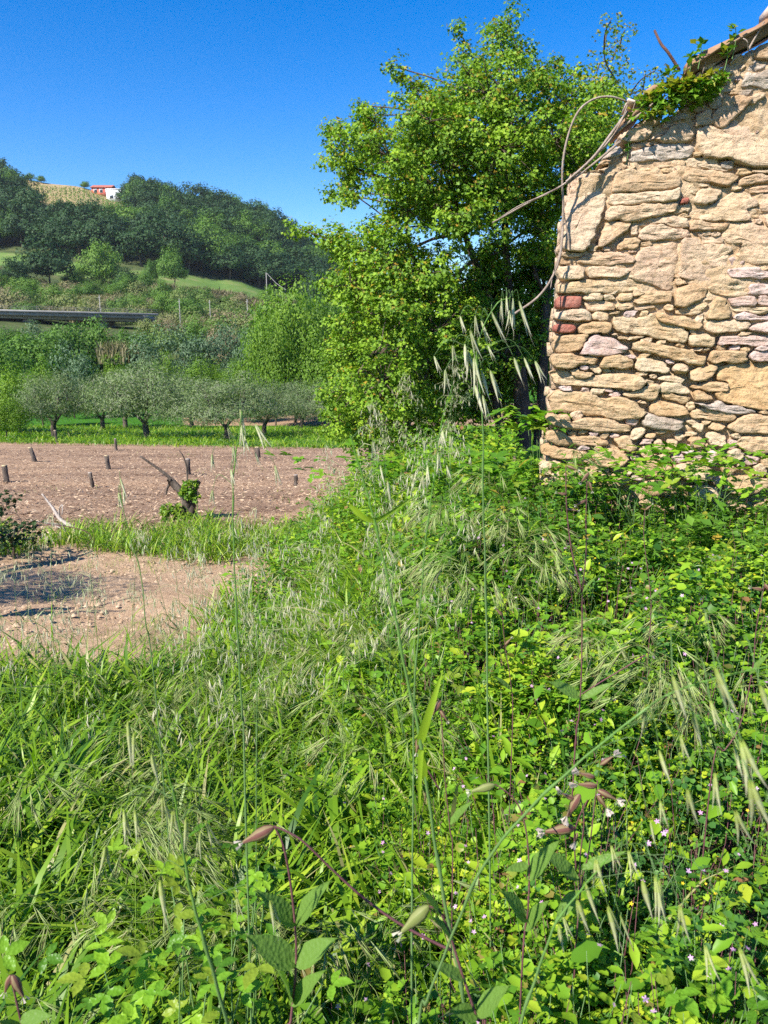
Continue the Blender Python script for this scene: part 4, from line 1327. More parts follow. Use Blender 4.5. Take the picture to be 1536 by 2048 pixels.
def far_tree(kind, x, y, R, Ht, name, label, cat, group, trunk=True, squash=None):
    z = h1(x, y)
    o = empty(name, (x, y, z), label, cat, group)
    me = random.choice(K[kind])
    rz = random.uniform(0, 6.28)
    if trunk: link('trunk', TRK, o, (0, 0, -.5), (0, 0, rz), (R * .9, R * .9, Ht * .7))
    hz = Ht * (.5 if trunk else .42)
    link('crown', me, o, (0, 0, Ht - hz), (0, 0, rz), (R, R * random.uniform(.85, 1.1), hz))
    return o


def tree_px(kind, px, top, bot, rpx, Y, name, label, cat='tree', group=None, trunk=True):
    """tree whose crown spans top..bot rows when seen from the path"""
    p = P(px, bot, Y)
    z = h1(p.x, Y)
    zt = P(px, top, Y).z
    return far_tree(kind, p.x, Y, rpx * Y / F, max(zt - z, 1.0), name, label, cat, group, trunk)


G = 'trees of the belt beyond the orchard'
# belt right behind the orchard (60-100 m)
belt = [('bright', 30, 745, 870, 62, 50, 'bright green tree at the far left behind the orchard grass'), ('bright', -40, 720, 870, 70, 52, 'tall bright green tree cut by the left edge beside the orchard'),
        ('bright', 20, 800, 870, 38, 43, 'low bright green shrub left of the leftmost olive tree'), ('mid', 60, 660, 800, 60, 85, 'broad mid green tree at the far left above the orchard'),
        ('mid', 0, 690, 830, 60, 74, 'tree with pale blossom tones at the left edge behind the orchard'), ('mid', 130, 640, 790, 62, 92, 'tall green tree left of the two leafy crowns under the viaduct'),
        ('teal', 150, 700, 830, 44, 70, 'grey green tree directly above the left olive trees'), ('mid', 195, 640, 780, 50, 96, 'tall round tree just under the viaduct end'),
        ('reed', 240, 670, 780, 40, 92, 'yellowish dry topped tree beside the viaduct end'), ('teal', 300, 680, 780, 50, 90, 'pale green feathery tree in the middle of the belt'),
        ('teal', 370, 668, 760, 52, 95, 'bluish green poplar like tree, left of the bluish pair'), ('teal', 440, 664, 760, 52, 96, 'bluish green poplar like tree, middle of the bluish group'),
        ('teal', 490, 672, 770, 40, 92, 'bluish green tree touching the bright walnut crown'), ('bright', 330, 722, 800, 40, 72, 'low lime green bush row behind the widest olive tree'),
        ('bright', 240, 728, 810, 40, 72, 'low lime green bush behind the left olive trees'), ('bright', 410, 722, 800, 44, 70, 'low green bush above the V trunk olive tree'),
        ('bright', 480, 730, 805, 44, 66, 'green bush at the foot of the bright walnut'),
        ('bright', 585, 575, 790, 78, 66, 'large vivid green walnut tree left of the maple'), ('bright', 545, 640, 800, 46, 62, 'vivid green lower crown on the left side of the large walnut'),
        ('bright', 680, 600, 790, 84, 70, 'vivid green tree behind the maple branches, right of the walnut'), ('bright', 640, 690, 800, 56, 62, 'vivid green bush between walnut and maple'),
        ('mid', 770, 610, 800, 90, 78, 'green tree hidden behind the maple crown'), ('mid', 900, 620, 810, 90, 80, 'green tree behind the maple trunk'), ('mid', 1040, 620, 810, 90, 80, 'green tree behind the maple beside the wall corner'),
        ('bright', 90, 735, 845, 40, 62, 'bright bush behind the leftmost olive tree'), ('mid', 560, 600, 700, 60, 110, 'green tree peeping above the walnut on its left'), ('mid', 625, 590, 700, 50, 112, 'darker green tree above the walnut crown'),
                    ('mid', 25, 648, 740, 44, 104, 'green tree under the viaduct at the left edge'), ('teal', 85, 655, 740, 40, 108, 'grey green tree under the viaduct, second from the left edge'), ('scrub', 215, 655, 740, 36, 112, 'olive coloured bushy tree below the viaduct deck'), ('scrub', 295, 622, 700, 22, 122, 'bush hiding the right end of the viaduct'), ('scrub', 330, 628, 700, 24, 124, 'bush just right of the viaduct end'), ('mid', 395, 640, 720, 36, 118, 'small green tree at the foot of the reeds'), ('scrub', 450, 640, 720, 40, 116, 'olive coloured bush right of the reeds'),
            ('mid', 260, 650, 760, 44, 100, 'green tree right of the viaduct end, in its shade'), ('scrub', 330, 640, 720, 46, 112, 'grey green tree below the reeds in the valley')]
for k, px, top, bot, r, Y, lb in belt:
    tree_px(k, px, top, bot, r, Y, {'bright': 'leafy_tree', 'mid': 'leafy_tree', 'teal': 'poplar_tree', 'reed': 'dry_tree', 'scrub': 'leafy_tree'}[k], lb, 'tree', G, trunk=(k != 'reed'))

# isolated trees on the slope
for k, px, top, bot, r, Y, lb in [('dark', 98, 478, 565, 46, 225, 'large dark round tree on the left meadow of the slope'), ('mid', 205, 486, 560, 38, 226, 'round green tree standing alone on the meadow, right of the large dark one'),
                                  ('mid', 345, 500, 560, 30, 235, 'smaller rounded tree on the slope above the reeds'), ('mid', 303, 522, 556, 14, 232, 'small thin tree left of the smaller rounded slope tree'),
                                  ('dark', 625, 552, 590, 22, 215, 'small dark round tree at the right end of the hillside meadow'),
                                  ('dark', 30, 520, 570, 30, 215, 'dark shrubby tree in the shade at the left edge of the meadow'), ('dark', 250, 535, 570, 22, 222, 'dark bush beside the lone round meadow tree')]:
    tree_px(k, px, top, bot, r, Y, 'meadow_tree', lb, 'tree', 'single trees on the hillside meadow')

# the wood on the hill
rs = random.Random(12)
cnt = 0
tries = 0
placed = []
while cnt < 298 and tries < 6000:
    tries += 1
    y = rs.uniform(268, 402)
    a_ = rs.uniform(-.68, -.02)
    x = a_ * y
    my = float(np.interp(a_, [-1, -.5, -.34, -.2, -.1, 0.1], [262, 262, 248, 262, 262, 250])) + float(np.interp(a_, [-1, -.5, -.34, -.28, -.2, -.1, .1], [12, 10, 9, 12, 14, 26, 30]))
    if y < my + 4: continue
    # vineyard field stays open
    if y > 315 and -.445 < a_ < -.305: continue
    if a_ < -.445 and y > 384: continue
    if any((x - q[0]) ** 2 + (y - q[1]) ** 2 < 5.2 ** 2 for q in placed): continue
    placed.append((x, y))
    R = rs.uniform(5.5, 9.0); Ht = rs.uniform(9, 14.5)
    kd = 'dark' if rs.random() < .82 else 'mid'
    far_tree(kd, x, y, R, Ht, 'oak_tree', 'dark rounded tree crown of the dense wood covering the hill', 'tree', 'trees of the dense wood on the hill')
    cnt += 1
# small trees along the ridge by the houses
for px, top, bot, r, lb in [(262, 388, 405, 12, 'small olive like tree right of the white hill house'), (285, 390, 408, 12, 'second small tree right of the white hill house'), (308, 392, 410, 13, 'small ridge tree where the wood begins'),
                            (335, 392, 412, 14, 'ridge tree at the top edge of the wood'), (170, 368, 378, 8, 'small tree left of the red hill house'), (60, 352, 362, 9, 'tiny ridge tree beside the track, above the vineyard'),
                            (82, 355, 364, 8, 'tiny ridge tree at the top of the track'), (10, 335, 360, 20, 'dark ridge tree at the left edge of the photo'), (-15, 330, 360, 20, 'dark ridge tree just past the left edge')]:
    p = P(px, bot, 398); z = h1(p.x, 398)
    far_tree('dark' if px < 20 else 'mid', p.x, 398, r * 398 / F, max(3.5, P(px, top, 398).z - z), 'ridge_tree', lb, 'tree', 'small trees on the ridge line')

# scrub and reeds on the lower slope
rs = random.Random(77)
cnt = 0; placed = []
for _ in range(6000):
    if cnt >= 295: break
    y = rs.uniform(112, 236)
    a_ = rs.uniform(-.62, -.03)
    x = a_ * y
    if any((x - q[0]) ** 2 + (y - q[1]) ** 2 < 3.1 ** 2 for q in placed): continue
    if y < 155 and a_ < -.24: continue
    placed.append((x, y))
    reed = mnoise.noise(Vector((x * .035, y * .05, 4))) > .12 and a_ > -.42 and y > 135
    if reed:
        z = h1(x, y); s_ = rs.uniform(2.4, 3.6)
        o = link('reed_clump', K['reed'][cnt % 2], None, (x, y, z - .2), (0, 0, rs.uniform(0, 6.28)), (s_ * 1.3, s_ * 1.1, s_))
        tag(o, 'pale dry reed clump on the lower slope above the valley trees', 'reeds', 'reed clumps on the lower slope')
    else:
        z = h1(x, y); R = rs.uniform(1.8, 3.8)
        if rs.random() < .14 and y > 165:
            far_tree('mid', x, y, R, rs.uniform(3.5, 6), 'slope_tree', 'small green tree among the scrub of the lower slope', 'tree', 'small trees among the slope scrub')
        else:
            o = link('shrub', random.choice(K['scrub']), None, (x, y, z + R * .3), (0, 0, rs.uniform(0, 6.28)), (R, R, R * rs.uniform(.8, 1.2)))
            tag(o, 'low mixed green shrub on the lower slope below the meadow', 'shrub', 'shrubs on the lower slope')
    cnt += 1


# ---------------------------------------------------------------- viaduct, houses, poles
def box_mesh(name, boxes, mat):
    V = []; Q = []
    for (x0, x1, y0, y1, z0, z1) in boxes:
        b = len(V)
        V += [(x0, y0, z0), (x1, y0, z0), (x1, y1, z0), (x0, y1, z0), (x0, y0, z1), (x1, y0, z1), (x1, y1, z1), (x0, y1, z1)]
        Q += [(b, b + 3, b + 2, b + 1), (b + 4, b + 5, b + 6, b + 7), (b, b + 1, b + 5, b + 4), (b + 1, b + 2, b + 6, b + 5), (b + 2, b + 3, b + 7, b + 6), (b + 3, b, b + 4, b + 7)]
    return mesh(name, V, np.array(Q), [mat])


vY = 147
p0 = P(-60, 621, vY); p1 = P(284, 630, vY)
via = empty('viaduct', (p0.x, vY, p0.z - 3), 'grey concrete road viaduct crossing the lower slope at the left', 'viaduct')
L_ = p1.x - p0.x
tilt = math.atan2(p1.z - p0.z, p1.x - p0.x)
vo = (0, 0, 0)
def vpart(nm, boxes, mat):
    o = link(nm, box_mesh(nm, boxes, mat), via); o.rotation_euler = (0, -tilt, 0); return o
vpart('deck', [(-30, L_, 0, 9, 2.35, 2.95)], M['concrete'])
vpart('parapet', [(-30, L_ + 3, -.35, -.05, 2.95, 3.35)], M['concrete'])
vpart('girder', [(-30, L_, 1.2, 2.0, 1.8, 2.35), ], M['concrete'])
vpart('girder', [(-30, L_, 6.8, 7.6, 1.8, 2.35)], M['concrete'])
for k in range(4):
    vpart('pier', [(-20 + k * 14.2, -18.4 + k * 14.2, 2.5, 7, -9, 1.79)], M['concrete'])
a = Acc()
for k in range(26):
    x = -28 + k * (L_ + 30) / 26
    tube(a, [(x, -.2, 3.3), (x, -.2, 4.0)], .03, 4)
tube(a, [(-30, -.2, 4.0), (L_ + 3, -.2, 4.0)], .03, 4); tube(a, [(-30, -.2, 3.7), (L_ + 3, -.2, 3.7)], .025, 4)
o = link('railing', a.mesh('railing', [M['pole']]), via); o.rotation_euler = (0, -tilt, 0)

for px, top, bot, Y, lb in [(201, 590, 626, 150, 'tall pale lamp post on the viaduct'), (360, 598, 632, 150, 'thin pole among the reeds in the middle of the slope'), (420, 600, 620, 158, 'short pole between the two thin poles'),
                            (495, 598, 628, 152, 'thin pole at the right of the reeds'), (533, 545, 566, 235, 'leaning utility pole on the hillside meadow')]:
    p = P(px, bot, Y); z = min(h1(p.x, Y), p.z); zt = P(px, top, Y).z
    a = Acc(); tube(a, [(0, 0, 0), (0, 0, zt - z)], .07 if Y < 200 else .13, 6)
    o = empty('utility_pole', (p.x, Y, z), lb, 'pole', 'poles on the slope')
    link('post', a.mesh('post', [M['pole']]), o)
    link('crossarm', box_mesh('crossarm', [(-.3, .3, -.05, .05, zt - z - .5, zt - z - .42)], M['pole']), o)
a = Acc()
q0 = P(534, 547, 235); q1 = P(572, 580, 205)
tube(a, [q0, q0.lerp(q1, .5) - Vector((0, 0, .5)), q1], .08, 4)
tag(link('guy_wire', a.mesh('guy_wire', [M['pole']], False, tuple(q0)), None, q0), 'pale slanting wire running down from the leaning hillside pole', 'wire')


def house(px0, px1, top, bot, Y, depth, wallm, name, label, roofm=None, flat=True, wins=()):
    a = P(px0, bot, Y); b_ = P(px1, bot, Y); zt = P(px0, top, Y).z
    z = min(a.z, h1(a.x, Y)) - 1
    o = empty(name, (a.x, Y, z), label, 'house')
    W = b_.x - a.x; Hh = zt - z
    link('wall', box_mesh('wall', [(0, W, 0, depth, 0, Hh)], wallm), o)
    for (fx, fz, w, h_) in wins:
        f = link('window', box_mesh('window', [(W * fx - w / 2 - .15, W * fx + w / 2 + .15, -.12, -.003, Hh * fz - .15, Hh * fz + h_ + .15)], M['white']), o)
        link('pane', box_mesh('pane', [(W * fx - w / 2, W * fx + w / 2, -.16, -.121, Hh * fz, Hh * fz + h_)], M['glass']), f)
    return o, W, Hh


HY = 392
o, W, Hh = house(184, 222, 375, 392, HY, 8, M['red_wall'], 'red_house', 'red plastered house with terracotta roof on top of the hill', wins=((.2, .55, 1.2, 1.3), (.5, .55, 1.2, 1.3), (.8, .55, 1.2, 1.3)))
me = bpy.data.meshes.new('roof')
me.from_pydata([(-.6, -.6, Hh), (W + .6, -.6, Hh), (W + .6, 8.6, Hh), (-.6, 8.6, Hh), (-.6, 4, Hh + 1.8), (W + .6, 4, Hh + 1.8)], [], [(0, 1, 5, 4), (1, 2, 5), (2, 3, 4, 5), (3, 0, 4), (3, 2, 1, 0)])
me.materials.append(M['roof_tile'])
link('roof', me, o, (0, 0, .004))
link('porch', box_mesh('porch', [(W, W + 3, 1, 6, Hh - .5, Hh - .2), (W + 2.6, W + 2.9, 1.2, 1.5, 0, Hh - .51)], M['roof_tile']), o)
o, W, Hh = house(213, 252, 379, 395, HY - 8, 7, M['white'], 'white_building', 'long white flat building beside the red house on the hill', wins=((.25, .3, 1.4, 1.2), (.7, .3, 1.4, 1.2)))
link('parapet', box_mesh('parapet', [(-.2, W + .2, -.2, 7.2, Hh + .004, Hh + .35)], M['white']), o)

# vineyard rows
a = Acc(); rg = np.random.default_rng(5)
for row in range(30):
    a_ = -.445 + row * .0056
    ys = np.arange(322, 394, 2.4)
    x = a_ * ys + rg.normal(0, .15, len(ys))
    for xx, yv in zip(x, ys):
        if h1(xx, yv) is not None:
            leaf_cloud(a, (xx, yv, h1(xx, yv) + .55), (.5, .8, .6), 9, KITE, .75, rg, rbase=.5)
o = link('vineyard_rows', a.mesh('vineyard_rows', [M['tree_mid']])); tag(o, 'rows of young vines on the tan field below the hill houses', 'vineyard', None, 'stuff')

# ---------------------------------------------------------------- cleared field: stumps, mulch, dead wood
def on_ground(px, py, guess=15.):
    """point of the ground seen at that pixel"""
    r = ray(px, py)
    lo = 1.
    Y = 1.
    while Y < 120:
        k = Y / r.y
        if EYE + r.z * k < h1(r.x * k, Y): break
        Y += .1 if Y < 25 else .4
    return Vector((r.x * Y / r.y, Y, h1(r.x * Y / r.y, Y)))


def stump(px, top, bot, w, label, lean=0., dark=False):
    p = on_ground(px, bot)
    s_ = p.y / F * math.sqrt(1)
    h_ = (bot - top) * s_ * 1.02; r = w * s_ / 2 * .78
    o = empty('tree_stump', p, label, 'tree stump', 'cut stumps on the cleared field')
    a = Acc(); rg = np.random.default_rng(int(px))
    lx = lean * s_
    pts = [Vector((0, 0, -.1)), Vector((lx * .1, 0, h_ * .15)), Vector((lx * .5, .01, h_ * .6)), Vector((lx, 0, h_))]
    tube(a, pts, [r * 1.35, r * 1.08, r * .95, r], 9)
    V = a.V[0]; V += rg.normal(0, r * .13, V.shape)
    if not dark:
        pass
    link('trunk', a.mesh('trunk', [M['olive_bark']]), o)
    c = Acc(); tube(c, [Vector((lx, 0, h_ * .985)), Vector((lx, 0, h_ + .012))], r * .93, 9)
    link('cut_face', c.mesh('cut_face', [M['cut' if not dark else 'dead']]), o)
    return o


for args in [(14, 933, 966, 13, 'short thick stump at the left edge of the cleared field', -2), (70, 897, 925, 11, 'leaning stump with a pale cut top, left part of the field', -7), (113, 862, 885, 7, 'slim post like stump near the leftmost olive tree', -1),
             (217, 912, 939, 12, 'thick stump with a bright cut top in the middle of the field', -2), (186, 946, 976, 10, 'pointed dark stump nearest the dead white branch', -4, True), (232, 878, 900, 6, 'thin forked stump at the edge of the orchard grass', 0, True),
             (377, 919, 948, 12, 'dark split stump behind the big cut stump', 0, True), (517, 897, 920, 12, 'pale topped stump below the olive trees at the right', -2), (592, 950, 972, 10, 'dark low stump behind the oat stems', 0, True)]:
    stump(*args)

# big cut stump with ivy
bp = on_ground(385, 1040)
BS = bp.y / F
big = empty('cut_tree_base', bp, 'large broken tree base with bare branches and ivy in the field', 'tree stump')


def bpx(px, py, dy=0.): return P(px, py, bp.y + dy) - bp


a = Acc()
tube(a, catmull([bpx(390, 1048), bpx(378, 1020), bpx(368, 990), bpx(345, 965), bpx(338, 958)]), list(np.linspace(.10, .04, 21)), 9)
V = a.V[0]; V += np.random.default_rng(1).normal(0, .012, V.shape)
tube(a, catmull([bpx(383, 1030), bpx(385, 1000), bpx(390, 975), bpx(397, 962)]), list(np.linspace(.07, .045, 16)), 8)
link('trunk', a.mesh('trunk', [M['olive_bark']], True), big)
for pts, r0 in (([(365, 985), (350, 965), (320, 940), (280, 912)], .045), ([(375, 985), (374, 940), (366, 912), (357, 900)], .018), ([(345, 962), (335, 975), (332, 990)], .03), ([(352, 968), (362, 975), (372, 985)], .02)):
    a = Acc(); c = catmull([bpx(*q) for q in pts], 5); tube(a, c, list(np.linspace(r0, r0 * .35, len(c))), 6)
    link('branch', a.mesh('branch', [M['olive_bark']], True), big)
a = Acc(); rg = np.random.default_rng(6)
for px, py, r, n in ((380, 972, 13, 90), (372, 985, 10, 60), (388, 992, 9, 40), (345, 1025, 20, 150), (365, 1032, 14, 80), (333, 1020, 10, 50)):
    leaf_cloud(a, np.array(bpx(px, py, -.12)), r * BS, n, LOBED3, .085, rg, tip=.2, rbase=.6, rvar=.4)
o = link('leaves', a.mesh('leaves', [M['ivy']]), big); o['kind'] = 'stuff'

# white dead branch
wb = on_ground(165, 1062)
wY = wb.y
a = Acc()
for pts, r0, r1 in (([(172, 1066, 0), (140, 1052, 0), (120, 1038, .1), (105, 1015, .2), (84, 988, .3)], .045, .012), ([(120, 1038, .1), (118, 1020, .1), (125, 1010, .1), (124, 1030, 0)], .014, .006), ([(150, 1058, 0), (120, 1050, -.2), (92, 1046, -.3), (60, 1040, -.4)], .022, .008),
                    ([(165, 1065, -.05), (135, 1060, -.1), (110, 1052, -.1)], .02, .01)):
    c = catmull([P(x, y, wY + dy) - wb for x, y, dy in pts], 4); tube(a, c, list(np.linspace(r0, r1, len(c))), 6)
tag(link('dead_branch', a.mesh('dead_branch', [M['dead']], True), None, wb), 'bleached white dead branch lying at the near edge of the field', 'branch')

# mulch chips and clods on the cleared field
rg = np.random.default_rng(31)
a = Acc()
n = 46000
y = 10.5 + (34 - 10.5) * rg.random(n) ** 1.25
x = rg.uniform(-.75, .2, n) * y
z = H(x, y) + rg.uniform(.0, .03, n)
scatter(a, NARROW, np.stack([x, y, z], -1), rotm(rg.uniform(0, 6.28, n), rg.normal(0, .25, n), rg.normal(0, .6, n)), rg.uniform(.035, .13, n), rg.random(n))
M['mulch'] = leaf_mat('wood chip', [(.16, .09, .06), (.30, .20, .13), (.43, .31, .205), (.53, .41, .28)], None, .0, .8, .1)
o = link('mulch', a.mesh('mulch', [M['mulch']])); tag(o, 'pinkish brown shredded prunings covering the cleared field', 'mulch', None, 'stuff')
a = Acc()
CLOD = (A((0, 0, .5), (.5, 0, 0), (.2, .45, .05), (-.4, .3, 0), (-.45, -.25, .05), (.15, -.5, 0)), np.array([(0, 1, 2), (0, 2, 3), (0, 3, 4), (0, 4, 5), (0, 5, 1)]))
n = 9000
y = rg.uniform(4.0, 11.5, n); x = rg.uniform(-.62, -.05, n) * y
scatter(a, CLOD, np.stack([x, y, H(x, y) - .002], -1), rotm(rg.uniform(0, 6.28, n), rg.normal(0, .2, n), 0 * x), .008 + .045 * rg.random(n) ** 5, rg.random(n))
M['clod'] = leaf_mat('earth clod', [(.26, .17, .10), (.40, .28, .18), (.46, .34, .23)], None, .0, .9, .1)
o = link('soil_clods', a.mesh('soil_clods', [M['clod']])); tag(o, 'small clods of dry tan earth on the bare path', 'soil', None, 'stuff')

def nz2(x, y, f, s_):
    return np.array([mnoise.noise(Vector((u * f, v * f, s_))) for u, v in zip(x, y)])


# ---------------------------------------------------------------- orchard and verge grass
rg = np.random.default_rng(41)


def grass_patch(acc, x, y, z, L, wid, rg, tipp=.1, rb=.5, pitch=1.15, ps=.25, mats=0, rv=.3):
    n = len(x)
    which = rg.integers(0, len(BLADES), n)
    for k in range(len(BLADES)):
        s_ = which == k; m_ = s_.sum()
        if not m_: continue
        pr = (BLADES[k][0] * np.array([1, wid, wid]), BLADES[k][1])
        scatter(acc, pr, np.stack([x[s_], y[s_], z[s_]], -1), rotm(rg.uniform(0, 6.28, m_), np.clip(rg.normal(pitch, ps, m_), .3, 1.5), rg.normal(0, .4, m_)),
                np.broadcast_to(L, (n,))[s_] * rg.uniform(.6, 1.2, m_), np.clip(rb + rv * rg.normal(size=m_), 0, 1), (rg.random(m_) < tipp) * .8, mats)


a = Acc()
n = 32000
y = rg.uniform(34, 62, n); aa = rg.uniform(-.75, .3, n); x = aa * y
fe = 37 - 14 * (aa + .2)
s_ = (y > fe - 2 + rg.normal(0, .7, n)) & ~((y > 60) & (aa > -.26))
x, y = x[s_], y[s_]
grass_patch(a, x, y, H(x, y), .42, 3.2, rg, .04, .55)
o = link('orchard_grass', a.mesh('orchard_grass', [M['grass']])); tag(o, 'bright green grass growing under the olive trees', 'grass', None, 'stuff')
a = Acc()
n = 2600
y = rg.uniform(11, 36, n); x = rg.uniform(-.7, .15, n) * y
s_ = nz2(x, y, .35, 5) > .22 + .25 * rg.random(n)
x, y = x[s_], y[s_]
grass_patch(a, x, y, H(x, y), .13, 2.5, rg, .3, .5)
n = 17000
y = rg.uniform(8.2, 11.8, n); aa = rg.uniform(-.62, .05, n); x = aa * y
dens = np.array([mnoise.noise(Vector((u * .9, v * 1.1, 2))) for u, v in zip(x, y)])
s_ = dens + .25 - .5 * ((y < 8.8) | (y > 11)) + (aa > -.25) * .1 > rg.random(n) * .5
x, y = x[s_], y[s_]
grass_patch(a, x, y, H(x, y), .32, 1.5, rg, .08, .55)
n = 5000
y = rg.uniform(4.3, 9, n); aa = rg.uniform(-.6, -.1, n); x = aa * y
dens = np.array([mnoise.noise(Vector((u * .8, v * .9, 7))) for u, v in zip(x, y)])
s_ = dens > .18 + .15 * rg.random(n)
x, y = x[s_], y[s_]
grass_patch(a, x, y, H(x, y), .10, 1.2, rg, .1, .5)
o = link('verge_grass', a.mesh('verge_grass', [M['grass']])); tag(o, 'uneven grass strip between the bare path and the cleared field', 'grass', None, 'stuff')

# dark bush at the left edge, in the shade of a tree past the left edge
sb_ = on_ground(20, 1120)
sY = sb_.y
small_tree('dark_bush', sb_, [(0, 1060, 32), (30, 1075, 30), (60, 1085, 24), (-40, 1050, 40), (10, 1020, 18), (22, 990, 8), (70, 1040, 10), (-20, 1000, 20), (45, 1050, 18)], sY,
           'dark leafy bramble bush at the left edge beside the path', 'bush', M['darkbush'], .06, 2.2, LOBED, .015, 0, .10, seed=3, ll=14, dd=.15)
a = Acc(); c = catmull([P(0, 1075, sY), P(60, 1055, sY), P(110, 1050, sY), P(170, 1062, sY), P(185, 1080, sY)]); tube(a, [q - sb_ for q in c], list(np.linspace(.008, .003, len(c))), 5)
tag(link('bramble_cane', a.mesh('bramble_cane', [M['stem_red']], True), None, sb_), 'thin arching bramble cane reaching right from the dark bush', 'branch')
far_b = Vector((-5.6, 5.6, h1(-5.6, 5.6)))
off = empty('leafy_tree', far_b, 'leafy tree just past the left edge casting its shade over the path', 'tree')
link('trunk', OTR[1], off, (0, 0, 0), (0, 0, 1), (2.6, 2.6, 2.6))
link('crown', OCR[0], off, (0, 0, 2.15), (0, 0, 0), (1.25, .8, .5))

# ---------------------------------------------------------------- foreground herbs
rg = np.random.default_rng(51)


def veg_mask(x, y):
    """1 on the overgrown bank, 0 on the bare ground at the left"""
    a_ = x / np.maximum(y, .3)
    m_ = sstep(a_, np.interp(y, [0, 3.4, 4.3, 8, 12], [-2, -2, -.32, -.20, -.12]), np.interp(y, [0, 3.4, 4.3, 8, 12], [-1.9, -1.9, -.20, -.10, -.04]))
    return m_


def canopy(x, y):
    a_ = x / np.maximum(y, .3)
    h_ = .16 + .14 * sstep(a_, -.2, .1) + .06 * np.sin(x * 3 + 1) * np.sin(y * 2.3) + .04 * np.sin(x * 9 + y * 7)
    h_ = h_ + .10 * sstep(y, 5.5, 7)
    return np.maximum(h_, .08)


def wall_side(x, y):
    """True in front of the wall plane (not inside the wall)"""
    s_ = (x - W_O.x) * W_D.x + (y - W_O.y) * W_D.y
    w = (x - W_O.x) * W_N.x + (y - W_O.y) * W_N.y
    return (w > .03) | (s_ < -.08)


def herbs(n, ya, yb, al, ar, protos, size, mat, name, label, cat, tip=.1, power=1., top=1., lo=.25, right=None, clumpf=2.2, cl=.0, zadd=0., rb=.5):
    per = 13
    k0 = n // per
    yc = ya + (yb - ya) * rg.random(k0) ** power
    ac = rg.uniform(al, ar, k0); xc = ac * yc + rg.uniform(-.25, .25, k0)
    pr0 = rg.integers(0, len(protos), k0); rb0 = rg.normal(0, .16, k0); hs0 = rg.uniform(.72, 1.12, k0); sz0 = rg.uniform(.65, 1.35, k0)
    spread = size * rg.uniform(.9, 2.0, k0)
    rep = lambda v: np.repeat(v, per)
    ox = rg.normal(0, 1, k0 * per); oy = rg.normal(0, 1, k0 * per)
    x = rep(xc) + ox * rep(spread); y = rep(yc) + oy * rep(spread)
    pick, rbv, hs, szv = rep(pr0), rep(rb0), rep(hs0), rep(sz0)
    yawv = np.arctan2(oy, ox) + rg.normal(0, .5, len(x)); rad = np.hypot(ox, oy)
    d = nz2(rep(xc)[::per], rep(yc)[::per], clumpf, sum(map(ord, name)) % 50); d = rep(d)
    keep = (veg_mask(x, y) > rg.random(len(x))) & (d > cl - .3 * rep(rg.random(k0))) & wall_side(x, y) & (y > .6)
    if right is not None: keep &= sstep(x / y, right[0], right[1]) > rep(rg.random(k0))
    x, y, d, pick, rbv, hs, szv, yawv, rad = [v[keep] for v in (x, y, d, pick, rbv, hs, szv, yawv, rad)]
    k = len(x)
    hc = canopy(x, y) * top * np.clip(1 + .5 * d + .75 * nz2(x, y, 4.2, 61) + .45 * nz2(x, y, 9.5, 62), .15, 2)
    u = (lo + (1 - lo) * rg.random(k) ** .6) * hs * (1.08 - .12 * rad)
    z = H(x, y) + hc * u + zadd
    acc = Acc()
    shade = nz2(x, y, 3.3, 9 + len(name))
    for i, pr in enumerate(protos):
        s_ = pick == i; m_ = s_.sum()
        if not m_: continue
        R = rotm(yawv[s_], rg.normal(-.05, .36, m_), rg.normal(0, .34, m_))
        r_ = np.clip(rb + .38 * shade[s_] + rbv[s_] + rg.normal(0, .11, m_), 0, 1)
        scatter(acc, pr, np.stack([x[s_], y[s_], z[s_]], -1), R, size * szv[s_] * rg.uniform(.65, 1.2, m_), r_, (rg.random(m_) < tip) * rg.uniform(.3, 1, m_))
    o = link(name, acc.mesh(name, [M[mat]]))
    tag(o, label, cat, None, 'stuff')
    return x, y, z


# geranium and mixed low herbs, right and middle
gx1 = herbs(29000, .75, 2.3, -.30, .76, [GERAN, ROUND, CLOVER], .024, 'herb', 'geranium_cover', 'small lobed geranium leaves carpeting the near bank', 'ground cover', tip=.05, right=(-.32, -.05), cl=-.15, rb=.55)
herbs(8000, .75, 2.4, -.15, .66, [CLOVER, TRIFOL], .032, 'clover', 'clover_cover', 'dark green clover leaves among the geraniums at the right', 'ground cover', tip=0, right=(.1, .4), cl=-.05)
herbs(53000, 2.2, 4.9, -.30, .72, [LOBED3, ROUND, KITE], .030, 'herb', 'herb_cover', 'dense mixed green herbs on the bank below the wall', 'ground cover', tip=.05, right=(-.30, -.05), cl=-.2, rb=.5)
herbs(9000, 2.2, 4.9, .0, .62, [TRIFOL, CLOVER], .036, 'clover', 'clover_cover', 'darker clover patches on the bank below the wall', 'ground cover', tip=0, cl=.0)
herbs(19000, 3.1, 5.0, .05, .72, [PALM5, KITE, OVAL], .062, 'ivy', 'creeper_cover', 'creeper and bramble leaves massed along the wall foot', 'ground cover', tip=.06, cl=-.2, top=1.05, rb=.45)
herbs(26000, 4.9, 11.5, -.24, .24, [LOBED3, KITE, OVAL], .055, 'herb', 'hedge_undergrowth', 'leafy undergrowth below the maple left of the wall', 'undergrowth', tip=.05, cl=-.35, top=1.3, rb=.45)
herbs(8000, .8, 3.4, -.3, .62, [OVAL, SERR], .055, 'herb', 'dock_leaves', 'larger oval leaves standing out of the low herbs', 'ground cover', tip=.02, right=(-.4, -.1), cl=.05, top=1.05, rb=.55)
herbs(1400, .75, 2.6, -.55, -.1, [KITE, ROUND], .035, 'herb', 'low_weeds', 'small weeds between the grass blades at the left', 'ground cover', tip=.1, cl=-.3, top=.7)


